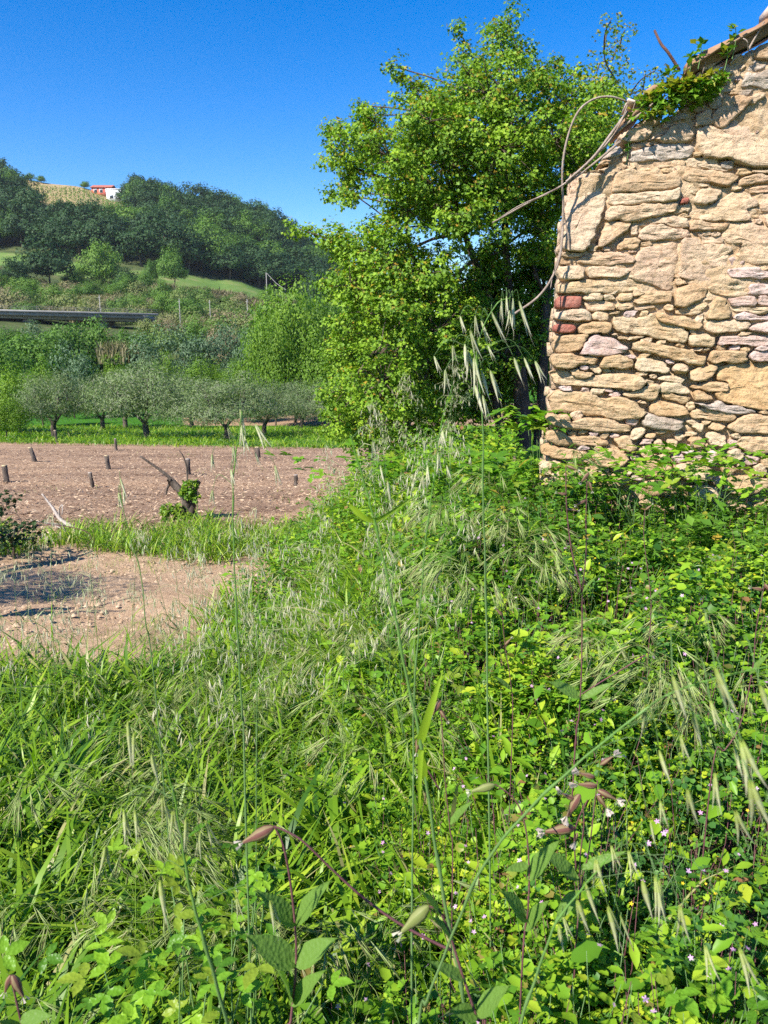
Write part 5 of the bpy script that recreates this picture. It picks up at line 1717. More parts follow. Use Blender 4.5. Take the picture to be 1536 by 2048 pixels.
def bramble_patch(px, py, Y, spread, n, size, label):
    rg2 = np.random.default_rng(int(px + py))
    c = P(px, py, Y); zg = h1(c.x, c.y)
    o = empty('bramble', (c.x, c.y, zg), label, 'bramble')
    a = Acc(); st_ = Acc()
    for k in range(n):
        q = np.array([rg2.normal(0, spread), rg2.normal(0, spread * .6), c.z - zg + rg2.normal(0, .035)])
        yaw = rg2.uniform(0, 6.28)
        scatter(a, BRAMBLE, q[None], rotm(np.array([yaw]), np.array([rg2.normal(.05, .25)]), np.array([rg2.normal(0, .3)])), size * rg2.uniform(.7, 1.2), np.array([rg2.random()]), np.array([(rg2.random() < .2) * .6]))
        if k % 6 == 0: tube(st_, [(q[0] * .3, q[1] * .3, 0), (q[0] * .7, q[1] * .7, q[2] * .7), tuple(q)], [.0022, .0018, .001], 4)
    ob = link('leaves', a.mesh('leaves', [M['bramble']]), o); ob['kind'] = 'stuff'
    link('stem', st_.mesh('stem', [M['stem']], True), o)['kind'] = 'stuff'


bramble_patch(310, 1930, 1.15, .10, 60, .060, 'bright veined bramble leaves at the bottom left of the bank')
bramble_patch(430, 1770, 1.3, .09, 34, .055, 'bramble leaves among the grass above the bottom left patch')
bramble_patch(1440, 1960, 1.15, .09, 40, .060, 'bramble leaves in the bottom right corner')
bramble_patch(1110, 1230, 2.7, .22, 40, .07, 'yellowish bramble shoots in the middle of the bank')
bramble_patch(870, 1330, 2.3, .15, 30, .06, 'bramble leaves beside the thick blue green oat stem')
bramble_patch(1090, 840, 4.6, .12, 60, .13, 'fresh green bramble climbing the left corner of the wall')
bramble_patch(1040, 930, 4.8, .22, 90, .14, 'leafy bramble mass at the foot of the wall corner')
bramble_patch(1330, 960, 4.0, .35, 110, .10, 'bramble leaves scrambling up the middle of the wall foot')
bramble_patch(1430, 915, 3.9, .22, 70, .10, 'bramble leaves in front of the lowest stones at the right')
bramble_patch(1240, 925, 4.1, .2, 60, .09, 'bramble leaves in front of the lowest stones below the round pebble')
bramble_patch(830, 930, 6.5, .5, 140, .14, 'bramble thicket under the hanging maple branches')

# understory stalks (thin red and green stems)
a = Acc(); n = 2400
y = .9 + 3.2 * rg.random(n) ** 1.2; x = rg.uniform(-.2, .6, n) * y
s_ = wall_side(x, y); x, y = x[s_], y[s_]
hc = canopy(x, y); zg = H(x, y)
for i in range(len(x)):
    p0 = Vector((x[i], y[i], zg[i])); p1 = p0 + Vector((rg.normal(0, .05), rg.normal(0, .05), hc[i] * rg.uniform(.8, 1.25)))
    tube(a, [p0, p0.lerp(p1, .5) + Vector((rg.normal(0, .01), 0, 0)), p1], [.0014, .0012, .0007], 3, rg.random(), 0, int(rg.random() < .5))
o = link('herb_stalks', a.mesh('herb_stalks', [M['stem_red'], M['stem']], True)); tag(o, 'thin reddish and green stalks rising through the low herbs', 'stalks', None, 'stuff')

# little flowers
PET = fan([(a, .5 if (a // 24) % 3 < 2 else .2) for a in range(0, 360, 24)], .2, 0)
a = Acc(); n = 330
y = .9 + 3.0 * rg.random(n); x = rg.uniform(-.12, .58, n) * y
s_ = wall_side(x, y); x, y = x[s_], y[s_]; n = len(x)
z = H(x, y) + canopy(x, y) * 1.12 + .02
scatter(a, PET, np.stack([x, y, z], -1), rotm(rg.uniform(0, 6.28, n), rg.normal(.5, .4, n), rg.normal(0, .5, n)), rg.uniform(.008, .013, n), rg.random(n), 0, 0)
o = link('geranium_flowers', a.mesh('geranium_flowers', [M['petal_pink']])); tag(o, 'tiny pink geranium flowers dotted over the herbs', 'flowers', None, 'stuff')
a = Acc(); n = 150
y = .9 + 2.6 * rg.random(n); x = rg.uniform(-.3, .6, n) * y
z = H(x, y) + canopy(x, y) * 1.08 + .01
scatter(a, PET, np.stack([x, y, z], -1), rotm(rg.uniform(0, 6.28, n), rg.normal(.4, .4, n), rg.normal(0, .5, n)), rg.uniform(.005, .009, n), rg.random(n), 0, 0)
o = link('yellow_flowers', a.mesh('yellow_flowers', [M['petal_yellow']])); tag(o, 'tiny yellow flowers dotted among the clover', 'flowers', None, 'stuff')

# ---------------------------------------------------------------- meadow grass at the left and middle
a = Acc()
for (n, ya, yb, al, ar, L, w, tp) in ((9000, .7, 2.2, -.72, -.02, .34, 1.0, .05), (5500, .7, 2.4, -.72, .0, .42, 1.9, .03), (15000, 2.2, 4.5, -.62, .0, .36, 1.2, .06), (6000, 2.2, 4.5, -.62, .05, .44, 1.9, .04), (6000, 4.3, 6.5, -.25, .05, .34, 1.4, .12), (5000, .8, 4.5, -.1, .45, .32, 1.0, .12), (3500, 6, 9.5, -.16, .1, .36, 1.8, .1)):
    y = ya + (yb - ya) * rg.random(n) ** .9; aa = rg.uniform(al, ar, n); x = aa * y + rg.normal(0, .05, n)
    d = nz2(x, y, 1.7, 33)
    s_ = (veg_mask(x, y) > rg.random(n)) & (d > -.45 * rg.random(n) - .05) & wall_side(x, y)
    s_ &= (1 - sstep(aa, ar - .16, ar) * .8) > rg.random(n)
    x, y, d = x[s_], y[s_], d[s_]
    grass_patch(a, x, y, H(x, y), L * (1 + .35 * d), w, rg, tp, .45, 1.12, .32, rv=.25)
o = link('meadow_grass', a.mesh('meadow_grass', [M['grass']])); tag(o, 'dense long green grass covering the near left bank', 'grass', None, 'stuff')


# ---------------------------------------------------------------- oats
def spikelet_proto(n=5):
    """hanging spikelet along -z, unit length: two slender glumes slightly open"""
    acc = Acc()
    for sg in (-1, 1):
        V = []; T = []
        prof = [(0, .005), (.12, .04), (.33, .056), (.6, .04), (.85, .014), (1, .001)]
        for i, (f, w) in enumerate(prof):
            off_ = sg * (.02 + .15 * f * f)
            for j in range(n):
                th = 2 * math.pi * j / n
                V.append((off_ + w * math.cos(th) * .75, w * math.sin(th), -f))
        for i in range(len(prof) - 1):
            for j in range(n):
                p, q = i * n + j, i * n + (j + 1) % n
                T.append((p, q, q + n)); T.append((p, q + n, p + n))
        T = np.array(T)
        f = np.repeat(np.arange(len(prof) - 1), 2 * n) / (len(prof) - 2)
        acc.add(V, T, .25 + .5 * f + (.15 if sg > 0 else 0), np.clip(f * 1.1 - .1, 0, 1), 0)
    tube(acc, [(0.0, 0, -.5), (.03, .01, -1.0), (.12, .02, -1.35)], [.008, .006, .003], 3, .9, .8)
    return acc


M['oat_green'] = leaf_mat('green oat spikelet', [(.26, .36, .06), (.40, .48, .11), (.52, .56, .22)], (.60, .58, .42), .4, .4, .5, tcol=(1.1, 1.1, .6))
SPK = spikelet_proto().mesh('spikelet', [M['oat']], True)
SPKG = spikelet_proto().mesh('spikelet', [M['oat_green']], True)
SPKV = spikelet_proto(4)
SPKP = (np.concatenate(SPKV.V), np.concatenate(SPKV.T)); SPKR = np.concatenate(SPKV.r); SPKT = np.concatenate(SPKV.t)


def hero_oat(label, stem, rad, heads, leaves=(), scale=1., mat='stem', extra=()):
    """stem: [(px,py,Y)] from top to root; heads: (px,py,px2,py2,Y) each a hanging spikelet"""
    pts = [P(*q) for q in stem]
    root = pts[-1].copy(); zg = h1(root.x, root.y)
    if root.z > zg:
        dd = (pts[-1] - pts[-2]); k_ = (root.z - zg + .01)
        sl = max(-.6, min(.6, dd.x / max(-dd.z, .01)))
        pts.append(Vector((root.x + sl * k_ * .7, root.y + .02, zg - .01)))
    base = Vector((pts[-1].x, pts[-1].y, zg))
    o = empty('wild_oat', base, label, 'wild oat', 'tall wild oats in front of the bank')
    c = catmull(pts, 6)
    rr_ = np.linspace(rad * .30, rad * 1.02, len(c)); rr_[5::11] *= 1.5; rr_[6::11] *= 1.12
    a = Acc(); tube(a, [q - base + Vector((.0005 * math.sin(i_ * 1.3), 0, 0)) for i_, q in enumerate(c)], list(rr_), 6, .75)
    a.t[0][:] = np.clip(np.linspace(1.2, -.4, len(a.t[0])), 0, 1)
    link('stem', a.mesh('stem', [M[mat]], True), o)
    for (l0, l1, l2, w) in leaves:
        p0, p1, p2 = P(*l0), P(*l1), P(*l2)
        cc = catmull([p0, p1, p2], 6)
        V = []; T = []
        for i, q in enumerate(cc):
            f = i / (len(cc) - 1); d = (cc[min(i + 1, len(cc) - 1)] - cc[max(i - 1, 0)]).normalized()
            sd = d.cross(Vector((.1, 1, .2))).normalized() * w * (1 - f ** 2.5) * min(1, .5 + f * 3)
            nn = d.cross(sd).normalized() * w * .25
            V += [tuple(q - base + sd + nn), tuple(q - base), tuple(q - base - sd + nn)]
        for i in range(len(cc) - 1):
            e = i * 3
            T += [(e, e + 1, e + 4), (e, e + 4, e + 3), (e + 1, e + 2, e + 5), (e + 1, e + 5, e + 4)]
        link('leaf', mesh('leaf', V, np.array(T), [M['grass']], None, {'rnd': [.75] * len(T), 'tip': [0] * len(T)}, True), o)
    tw = Acc()
    rh = random.Random(int(rad * 1e6) + len(heads))
    for (x1, y1, x2, y2, Y) in heads:
        h0 = P(x1, y1, Y); h1_ = P(x2 + rh.uniform(-.12, .16) * (y2 - y1), y2, Y + rh.uniform(-.012, .012))
        d = h1_ - h0; ln_ = d.length
        ob = link('spikelet', SPKG if y1 > 1250 else SPK, o, h0 - base)
        ob.rotation_euler = (-d).to_track_quat('Z', 'Y').to_euler()
        ob.rotation_euler.rotate_axis('Z', rh.uniform(-1.2, 1.2))
        ob.scale = (ln_ * scale * rh.uniform(.7, 1.15),) * 2 + (ln_ * rh.uniform(.85, 1.05),)
        # thread to the nearest point of the upper stem
        k = min(range(int(len(c) * .62)), key=lambda i: (c[i] - h0).length + abs(c[i].z - h0.z - .01) * .3 + (0.05 if c[i].z > h0.z + .06 else 0))
        s0 = c[k]
        top = Vector(((s0.x + h0.x * 2) / 3, (s0.y + h0.y) / 2, max(s0.z, h0.z) + .012 + .12 * (s0 - h0).length))
        cc = catmull([s0, top, h0], 4)
        tube(tw, [q - base for q in cc], .00045, 3, .6)
    if tw.V: link('panicle_branch', tw.mesh('panicle_branch', [M['stem']], True), o)
    return o


hero_oat('tall oat whose drooping pale head stands before the maple trunk',
         [(1020, 596, 1.35), (990, 612, 1.35), (955, 690, 1.35), (960, 780, 1.35), (966, 860, 1.35), (966, 1000, 1.36), (970, 1120, 1.38), (975, 1400, 1.42)], .0021,
         [(1003, 596, 1009, 648, 1.35), (1013, 592, 1012, 640, 1.33), (1026, 596, 1030, 662, 1.35), (1038, 602, 1048, 672, 1.36), (1020, 620, 1022, 668, 1.34), (982, 622, 1000, 682, 1.35), (950, 630, 960, 680, 1.34), (962, 640, 972, 690, 1.36),
          (920, 632, 932, 672, 1.35), (940, 660, 962, 722, 1.34), (930, 688, 938, 745, 1.35), (934, 700, 950, 770, 1.36), (948, 715, 966, 790, 1.34), (962, 740, 974, 800, 1.35), (950, 770, 962, 830, 1.35), (965, 790, 975, 838, 1.34),
          (980, 740, 1000, 800, 1.36), (1028, 715, 1048, 768, 1.35), (1048, 715, 1062, 762, 1.35), (1070, 722, 1088, 770, 1.36), (868, 712, 876, 745, 1.35), (890, 740, 897, 790, 1.35), (905, 690, 915, 735, 1.37), (975, 690, 990, 720, 1.34)])
hero_oat('thick blue green oat stem rising through the middle of the photo',
         [(700, 870, .95), (722, 945, .95), (738, 1000, .95), (760, 1090, .95), (790, 1230, .95), (812, 1350, .95), (835, 1450, .95), (852, 1560, .95), (872, 1700, .96), (898, 1850, .97), (922, 1970, .98), (940, 2120, 1.)], .0030,
         [(745, 880, 748, 925, .97), (760, 930, 764, 975, .96), (775, 960, 780, 1005, .97)],
         [((700, 1010, .95), (750, 1040, .95), (830, 990, .98), .004), ((838, 1490, .95), (860, 1420, .94), (885, 1340, .95), .006), ((850, 1560, .95), (842, 1500, .93), (838, 1640, .93), .005)])
hero_oat('slim oat stem beside the thick blue green one, its head among the maple leaves',
         [(905, 770, 1.15), (880, 860, 1.15), (868, 960, 1.15), (850, 1090, 1.15), (838, 1250, 1.15), (828, 1400, 1.16), (826, 1600, 1.18)], .0017,
         [(885, 860, 892, 905, 1.15), (900, 870, 906, 912, 1.15), (876, 905, 880, 950, 1.14), (855, 930, 852, 975, 1.15), (846, 950, 842, 990, 1.15), (893, 930, 900, 965, 1.15), (848, 880, 850, 915, 1.15)])
hero_oat('straight oat stem with an upright open head over the pink field',
         [(484, 822, 1.1), (478, 870, 1.1), (468, 940, 1.1), (466, 1040, 1.1), (470, 1160, 1.1), (477, 1300, 1.11), (484, 1430, 1.12), (490, 1560, 1.14)], .0020,
         [(480, 818, 488, 875, 1.1), (483, 850, 490, 905, 1.09), (487, 870, 500, 912, 1.1), (510, 848, 535, 900, 1.11), (455, 855, 468, 885, 1.1), (466, 890, 468, 935, 1.1), (510, 905, 520, 938, 1.1), (424, 908, 426, 945, 1.1),
          (462, 938, 468, 975, 1.1), (550, 930, 562, 975, 1.11), (425, 980, 424, 1015, 1.1)])
hero_oat('thin oat stem left of the straight one, over the bare path',
         [(240, 955, 1.5), (243, 1000, 1.5), (262, 1080, 1.5), (282, 1150, 1.5), (292, 1250, 1.5), (310, 1380, 1.52)], .0015,
         [(240, 955, 248, 1000, 1.5), (237, 985, 243, 1022, 1.5), (247, 980, 253, 1010, 1.5), (232, 1025, 230, 1052, 1.5)])
hero_oat('leaning blue green oat stem crossing the bottom right, its head hanging over the edge',
         [(1560, 1330, .70), (1480, 1345, .70), (1345, 1385, .70), (1250, 1450, .70), (1150, 1532, .71), (1055, 1622, .72), (965, 1735, .74), (905, 1870, .77), (855, 2000, .80), (830, 2100, .83)], .0021,
         [(1345, 1350, 1368, 1440, .62), (1385, 1425, 1408, 1495, .64), (1430, 1335, 1462, 1440, .58), (1482, 1480, 1520, 1600, .52), (1500, 1560, 1532, 1660, .50), (1290, 1410, 1294, 1470, .70), (1318, 1500, 1330, 1562, .70),
          (1375, 1578, 1388, 1640, .66), (1430, 1545, 1442, 1640, .64), (1468, 1490, 1482, 1560, .66), (1420, 1400, 1440, 1470, .62), (1320, 1600, 1332, 1660, .68), (1300, 1640, 1302, 1690, .72), (1470, 1620, 1485, 1700, .64), (1360, 1470, 1372, 1530, .68), (1520, 1370, 1535, 1440, .6)])
hero_oat('oat with green spikelets leaning out of the bottom left corner',
         [(330, 1520, .80), (350, 1600, .80), (365, 1690, .80), (378, 1770, .80), (396, 1840, .80), (425, 1940, .81), (455, 2050, .83), (480, 2150, .85)], .0028,
         [(255, 1440, 260, 1525, .78), (268, 1465, 262, 1530, .80), (302, 1505, 310, 1570, .80), (248, 1620, 250, 1690, .8), (212, 1690, 215, 1750, .8), (346, 1620, 352, 1690, .78), (325, 1590, 332, 1650, .82), (372, 1635, 368, 1705, .8),
          (400, 1660, 392, 1720, .8), (540, 1800, 552, 1865, .82), (472, 1790, 480, 1850, .82), (320, 1760, 332, 1835, .8), (270, 1620, 280, 1690, .8), (410, 1640, 425, 1700, .82)])
hero_oat('oat with yellow green spikelets in the bottom right, rising from the lower edge',
         [(1240, 1690, .78), (1195, 1740, .78), (1150, 1795, .78), (1110, 1850, .78), (1075, 1945, .79), (1040, 2050, .8), (1020, 2150, .82)], .0024,
         [(1222, 1690, 1230, 1745, .78), (1256, 1700, 1270, 1765, .76), (1192, 1718, 1192, 1790, .78), (1310, 1750, 1332, 1850, .70), (1318, 1760, 1325, 1845, .72), (1170, 1765, 1188, 1850, .78), (1155, 1800, 1172, 1860, .78), (1215, 1812, 1238, 1892, .76),
          (1125, 1830, 1142, 1880, .78), (1240, 1830, 1262, 1880, .76), (1285, 1760, 1296, 1830, .74), (1410, 1890, 1436, 1965, .72), (1478, 1895, 1512, 1985, .70), (1360, 1810, 1376, 1885, .72), (1118, 1850, 1122, 1900, .8)])
hero_oat('thin green oat stem close to the right edge of the straight one',
         [(520, 1130, 1.3), (517, 1230, 1.3), (514, 1400, 1.3), (513, 1560, 1.32)], .0013, [(523, 1130, 530, 1165, 1.3), (505, 1150, 500, 1185, 1.3), (535, 1175, 545, 1205, 1.3)])

# mid-distance oats: prototypes with joined panicles, copied
def oat_proto(seed, ht):
    rg2 = np.random.default_rng(seed)
    e = empty('wild_oat', (0, 0, 0))
    lean = rg2.normal(0, .06, 2)
    top = Vector((lean[0] * 1.6, lean[1] * 1.6, ht))
    pts = [Vector((0, 0, 0)), Vector((lean[0] * .3, lean[1] * .3, ht * .4)), Vector((lean[0], lean[1], ht * .78)), top]
    c = catmull(pts, 5)
    a = Acc(); tube(a, c, list(np.linspace(.0016, .0005, len(c))), 4, .6)
    link('stem', a.mesh('stem', [M['stem']], True), e)
    a = Acc()
    nsp = int(rg2.integers(12, 22))
    for k in range(nsp):
        f = rg2.uniform(.74, 1)
        s0 = c[int(f * (len(c) - 1))]
        th = rg2.uniform(0, 6.28); ln_ = (1.08 - f) * rg2.uniform(.25, .55) * ht * .6
        h0 = s0 + Vector((math.cos(th) * ln_, math.sin(th) * ln_, rg2.uniform(-.03, .03)))
        tube(a, [s0, s0.lerp(h0, .55) + Vector((0, 0, .02)), h0], .0006, 3, .5, .2)
        L_ = rg2.uniform(.026, .036)
        R = rotm(np.array([th + rg2.normal(0, .8)]), np.array([rg2.normal(0, .22)]), np.array([rg2.normal(0, .22)]))
        V = np.einsum('nij,kj->nki', R, SPKP[0] * np.array([1, 1, 1]))[0] * L_ + np.array(h0)
        a.add(V, SPKP[1], np.clip(SPKR + .25 * rg2.random(), 0, 1), np.clip(SPKT + .2, 0, 1))
    link('panicle', a.mesh('panicle', [M['oat']], True), e)
    a = Acc()
    for k in range(3):
        hgt = ht * rg2.uniform(.1, .5)
        pr = (BLADES[k % 3][0] * np.array([1, 1.6, 1.6]), BLADES[k % 3][1])
        scatter(a, pr, np.array([[lean[0] * .3, lean[1] * .3, hgt]]), rotm(np.array([rg2.uniform(0, 6.28)]), np.array([rg2.uniform(.5, 1.1)]), np.array([0.])), .22, np.array([.6]), 0)
    link('leaves', a.mesh('leaves', [M['grass']]), e)['kind'] = 'stuff'
    return e


OATS = [oat_proto(200 + i, ht) for i, ht in enumerate((.85, .95, 1.05, 1.15, .75, .9))]
rs = random.Random(19)
zones = [((-.30, -.06), (2.0, 4.4), 44, 'pale headed wild oat in the sparse group over the bare path', 'wild oats over the bare path'),
         ((-.12, .10), (2.2, 4.8), 30, 'pale headed wild oat between the path and the leafy bank', 'wild oats along the middle of the bank'),
         ((-.60, -.34), (2.2, 4.4), 26, 'shaded dark headed wild oat at the far left of the grass', 'wild oats at the far left'),
         ((-.10, .09), (5, 7), 18, 'wild oat before the field edge under the maple', 'wild oats at the field edge')]
first = {}
for (a0, a1), (y0_, y1_), n, lb, gp in zones:
    for k in range(n):
        y = rs.uniform(y0_, y1_); x = rs.uniform(a0, a1) * y
        i = rs.randrange(len(OATS))
        if i not in first: o = OATS[i]; first[i] = 1
        else: o = copy_tree(OATS[i])
        o.location = (x, y, h1(x, y)); o.rotation_euler = (0, 0, rs.uniform(0, 6.28)); s_ = rs.uniform(.82, 1.12); o.scale = (s_, s_, s_)
        tag(o, lb, 'wild oat', gp)


# barren brome: drooping fans of long awned spikelets
def brome_proto(seed, ht):
    rg2 = np.random.default_rng(seed)
    e = empty('barren_brome', (0, 0, 0))
    st_, pn, lf = Acc(), Acc(), Acc()
    nst = 1
    for q in range(nst):
        th0 = rg2.uniform(0, 6.28)
        top = Vector((math.cos(th0) * ht * .45, math.sin(th0) * ht * .45, ht))
        c = catmull([Vector((0, 0, 0)), Vector((top.x * .25, top.y * .25, ht * .6)), top], 6)
        tube(st_, c, list(np.linspace(.0014, .0007, len(c))), 4, .5)
        for k in range(15):
            s0 = c[int(rg2.uniform(.66, 1) * (len(c) - 1))]
            th = th0 + rg2.normal(0, 1.0)
            d1 = Vector((math.cos(th), math.sin(th), rg2.uniform(-.1, .6)))
            r1 = rg2.uniform(.05, .12)
            p1 = s0 + d1 * r1
            d2 = Vector((math.cos(th), math.sin(th), rg2.uniform(-1.5, -.5))).normalized()
            tube(pn, [s0, s0.lerp(p1, .6) + Vector((0, 0, .01)), p1], .0005, 3, .4, .1)
            L_ = rg2.uniform(.034, .056)
            for m_ in range(7):
                dd = (d2 + Vector(rg2.normal(0, .13, 3))).normalized()
                st0 = p1 + d2 * L_ * .12 * m_
                tube(pn, [st0, st0 + dd * L_ * .35, st0 + dd * L_ * .6, st0 + dd * L_ * (1.3 + .35 * rg2.random())], [.0006, .0014, .0009, .0002], 3, rg2.uniform(.3, 1), float(rg2.random() < .15) * .5)
        for k in range(4):
            pr = (BLADES[k % 4][0] * np.array([1, 1.3, 1.3]), BLADES[k % 4][1])
            scatter(lf, pr, np.array([[0, 0, ht * .1 * k]]), rotm(np.array([rg2.uniform(0, 6.28)]), np.array([rg2.uniform(.7, 1.2)]), np.array([0.])), .24, np.array([rg2.random()]), 0)
    link('stem', st_.mesh('stem', [M['grass']], True), e)
    link('panicle', pn.mesh('panicle', [M['straw']], True), e)
    link('leaves', lf.mesh('leaves', [M['grass']]), e)['kind'] = 'stuff'
    return e


BR = [brome_proto(300 + i, h_) for i, h_ in enumerate((.42, .5, .56, .36, .46))]
first = {}
zones = [((-.62, -.05), (.95, 2.3), 36, 'barren brome with long awned drooping seed head in the near left grass', 'barren brome in the near left grass'),
         ((-.55, -.08), (2.2, 4.3), 46, 'barren brome drooping over the grass behind, at the left of the bank', 'barren brome further up the left bank'),
         ((-.08, .22), (1.9, 3.6), 34, 'silvery barren brome fan among the herbs in the middle', 'barren brome in the middle of the bank'),
         ((.30, .52), (1.6, 2.6), 9, 'barren brome fan hanging over the herbs at the right edge', 'barren brome at the right edge')]
for (a0, a1), (y0_, y1_), n, lb, gp in zones:
    for k in range(n):
        y = rs.uniform(y0_, y1_); x = rs.uniform(a0, a1) * y
        i = rs.randrange(len(BR))
        if i not in first: o = BR[i]; first[i] = 1
        else: o = copy_tree(BR[i])
        o.location = (x, y, h1(x, y) + (.0 if a0 < -.08 else .08)); o.rotation_euler = (0, 0, rs.uniform(0, 6.28)); s_ = rs.uniform(.8, 1.15); o.scale = (s_, s_, s_)
        tag(o, lb, 'brome grass', gp)


# ---------------------------------------------------------------- campions
def calyx_mesh(name, mat):
    a = Acc()
    n = 8
    prof = [(0, .02), (.06, .09), (.25, .165), (.5, .165), (.75, .095), (1.0, .05)]
    V = []; T = []
    for f, w in prof:
        for j in range(n):
            th = 2 * math.pi * j / n
            ww = w * (1 + .06 * (j % 2))
            V.append((f, ww * math.cos(th), ww * math.sin(th)))
    for i in range(len(prof) - 1):
        for j in range(n):
            p, q = i * n + j, i * n + (j + 1) % n
            T.append((p, q, q + n)); T.append((p, q + n, p + n))
    a.add(V, T, np.tile([.1, .1, .8, .8], len(T) // 4 + 1)[:len(T)], 0)
    for j in range(5):
        th = 2 * math.pi * j / 5
        u = Vector((0, math.cos(th), math.sin(th)))
        a.add([tuple(Vector((1, 0, 0)) + u * .07), tuple(Vector((1.22, 0, 0)) + u * .17 + u.cross(Vector((1, 0, 0))) * .05), tuple(Vector((1.22, 0, 0)) + u * .17 - u.cross(Vector((1, 0, 0))) * .05)], [(0, 1, 2)], .9, .9)
    return a.mesh(name, [mat], True)


CAL = calyx_mesh('calyx', M['calyx']); CALG = calyx_mesh('calyx', M['calyx_green'])
SIL_LEAF = None


def silene(label, stems, flowers, leaves, Y, rad=.0019, green=False, petals=False):
    root = P(stems[0][-1][0], stems[0][-1][1], Y)
    zg = h1(root.x, Y)
    base = Vector((root.x, Y, zg))
    o = empty('campion', base, label, 'campion', 'campion plants on the bank')
    for k, s_ in enumerate(stems):
        pts = [P(q[0], q[1], Y + (q[2] if len(q) > 2 else 0)) - base for q in s_]
        if k == 0 and pts[-1].z > 0: pts.append(Vector((0, 0, -.01)))
        c = catmull(pts, 5); a = Acc()
        tube(a, c, list(np.linspace(rad * .6, rad, len(c))), 6)
        link('stem', a.mesh('stem', [M['stem_red']], True), o)
    for (x1, y1, x2, y2) in flowers:
        p0, p1 = P(x1, y1, Y) - base, P(x2, y2, Y - .004) - base
        d = p1 - p0
        ob = link('calyx', CALG if green else CAL, o, p0); ob.rotation_euler = d.to_track_quat('X', 'Z').to_euler(); ob.scale = (d.length * .85,) * 3
        if petals:
            a = Acc(); e = p0 + d * .9
            for j in range(6):
                dd = (d.normalized() + Vector(RNG.normal(0, .45, 3))).normalized(); sd = dd.cross(Vector((0, 1, .2))).normalized() * .0028
                q = e + dd * .012
                a.add([tuple(e), tuple(q + sd), tuple(q * 1 + dd * .004), tuple(q - sd)], [(0, 1, 2), (0, 2, 3)], .5)
            link('petals', a.mesh('petals', [M['petal_white']]), o)
    for (x1, y1, x2, y2, w) in leaves:
        p0, p1 = P(x1, y1, Y) - base, P(x2, y2, Y - .02) - base
        d = p1 - p0
        ob = link('leaf', SLF, o, p0); ob.rotation_euler = d.to_track_quat('X', 'Z').to_euler(); ob.scale = (d.length, d.length * w, d.length)
        ob.rotation_euler.rotate_axis('X', .7 if d.x > 0 else -.7)
    return o


_a = Acc()
V = []; T = []
seg = 8
for i in range(seg + 1):
    f = i / seg; w = .19 * math.sin(math.pi * min(1, f * 1.02) ** .75) + .01; z = -.12 * f * f
    V += [(f, w, z + .04 + .012 * (i % 2)), (f, 0, z), (f, -w, z + .04 - .012 * (i % 2))]
for i in range(seg):
    e = i * 3
    T += [(e, e + 1, e + 4), (e, e + 4, e + 3), (e + 1, e + 2, e + 5), (e + 1, e + 5, e + 4)]
_a.add(V, T, .5, 0)
SLF = _a.mesh('leaf', [M['silene_leaf']], True)

silene('tall forked campion with purple stem standing below the wall corner',
       [[(1175, 945), (1172, 1030), (1172, 1110), (1165, 1180), (1164, 1250), (1163, 1340), (1158, 1430), (1150, 1500)], [(1132, 930), (1133, 1010), (1143, 1100), (1164, 1185)], [(1160, 1390), (1200, 1365), (1250, 1335), (1290, 1310)]],
       [(1135, 932, 1158, 942), (1178, 945, 1160, 968), (1133, 990, 1112, 985), (1172, 1000, 1150, 1012), (1133, 1018, 1158, 1022), (1178, 962, 1185, 985)],
       [(1160, 1395, 1100, 1360, .9), (1163, 1190, 1190, 1150, .5), (1162, 1400, 1230, 1360, .5)], 1.6)
silene('arching campion with a closed brown bud hanging at the left of its bend',
       [[(548, 1652), (566, 1690), (580, 1760), (590, 1850), (592, 1930), (582, 2040), (575, 2120)], [(548, 1652), (600, 1678), (660, 1735), (720, 1790), (780, 1835), (840, 1870), (900, 1900)]],
       [(548, 1654, 476, 1690)],
       [(592, 1850, 520, 1780, .9), (592, 1850, 650, 1760, .8), (592, 1930, 500, 1870, 1.1), (590, 1930, 665, 1875, 1.), (583, 2010, 640, 1940, .8), (583, 2010, 560, 1920, .9)], 1.0, .0024)
silene('cluster of withered campion flowers with white petals in the lower right',
       [[(1195, 1560), (1188, 1620), (1178, 1700), (1165, 1760), (1155, 1850)], [(1160, 1590), (1168, 1640), (1160, 1720), (1160, 1800)], [(1175, 1600), (1150, 1660), (1152, 1740)]],
       [(1190, 1555, 1155, 1545), (1195, 1572, 1150, 1568), (1195, 1580, 1238, 1602), (1160, 1588, 1130, 1640), (1150, 1655, 1080, 1665), (1200, 1530, 1230, 1510), (1150, 1600, 1120, 1585), (1195, 1590, 1215, 1620), (1155, 1665, 1150, 1685)],
       [(1155, 1760, 1080, 1690, .7), (1150, 1780, 1110, 1850, .8), (1160, 1740, 1250, 1700, .5)], 1.25, .0016, petals=True)
silene('hooked campion with a fat pale green bud near the bottom edge',
       [[(858, 1812), (880, 1825), (900, 1870), (925, 1950), (955, 2040), (970, 2100)]], [(858, 1812, 795, 1872)],
       [(880, 1830, 850, 1780, .8), (905, 1880, 870, 1830, .7), (930, 1960, 860, 1920, .6), (955, 2030, 905, 2020, 1.2), (955, 2030, 1010, 1970, 1.)], .86, .0022, green=True)
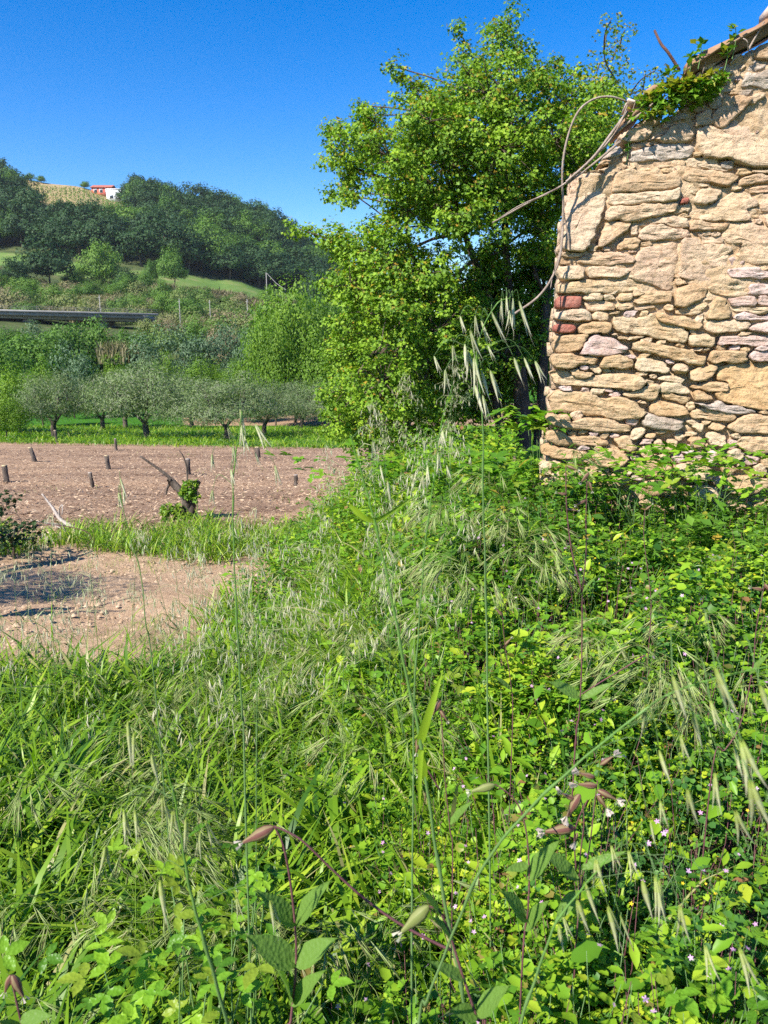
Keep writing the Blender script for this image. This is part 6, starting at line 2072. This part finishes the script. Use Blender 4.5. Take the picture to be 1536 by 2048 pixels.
silene('campion with one pale striped bud beside the leaning oat stem',
       [[(990, 1568), (1030, 1600), (1050, 1650), (1058, 1730), (1056, 1820), (1045, 1920)]], [(990, 1570, 935, 1585)],
       [(1058, 1730, 1010, 1740, .8), (1057, 1760, 1110, 1680, .9), (1052, 1840, 1010, 1780, 1.1), (1050, 1860, 1090, 1800, 1.)], 1.15, .0019, green=True)
silene('campion with purple bud in the bottom left corner',
       [[(22, 1950), (30, 1990), (45, 2060), (50, 2120)]], [(24, 1950, 50, 2000), (22, 1950, 8, 1990)], [(40, 2040, 100, 2030, .8), (45, 2060, 0, 2040, .8)], .95, .002)
silene('thin reddish campion bending along the right edge',
       [[(1530, 1165), (1512, 1260), (1505, 1340), (1480, 1450), (1450, 1500), (1425, 1535)]], [(1530, 1168, 1545, 1190), (1526, 1180, 1500, 1175)], [(1500, 1350, 1540, 1300, .5)], 1.5, .0016)
silene('campion with pink petals beside the thick oat stem',
       [[(880, 1400), (886, 1480), (890, 1560), (900, 1660), (905, 1760)], [(838, 1470), (845, 1520), (880, 1580)]], [(882, 1400, 862, 1435), (880, 1420, 896, 1445), (838, 1475, 832, 1510), (842, 1530, 835, 1555)],
       [(900, 1650, 940, 1600, .6)], 1.2, .0014)
silene('thin upright campion stalk in the middle right of the herbs',
       [[(1290, 1020), (1288, 1080), (1300, 1180), (1300, 1260)]], [(1291, 1020, 1306, 1008)], [(1299, 1200, 1330, 1170, .5)], 2.1, .0016)
silene('campion stalk with two dark buds left of the forked one',
       [[(1005, 1230), (1010, 1290), (1022, 1370), (1025, 1450)]], [(1006, 1232, 990, 1216), (1010, 1290, 1024, 1275)], [(1022, 1380, 990, 1350, .7)], 1.8, .0015)


# ---------------------------------------------------------------- air
m, nt, out = new_mat('air')
pv = N(nt, 'ShaderNodeVolumePrincipled')
pv.inputs['Color'].default_value = (.86, .93, 1, 1)
pv.inputs['Density'].default_value = .00010
pv.inputs['Anisotropy'].default_value = .2
nt.links.new(pv.outputs[0], out.inputs['Volume'])
hz = link('haze', box_mesh('haze', [(-4200, 4200, -250, 4200, -8, 115)], m))
hz['kind'] = 'stuff'; hz['label'] = 'thin blue summer haze over the valley'
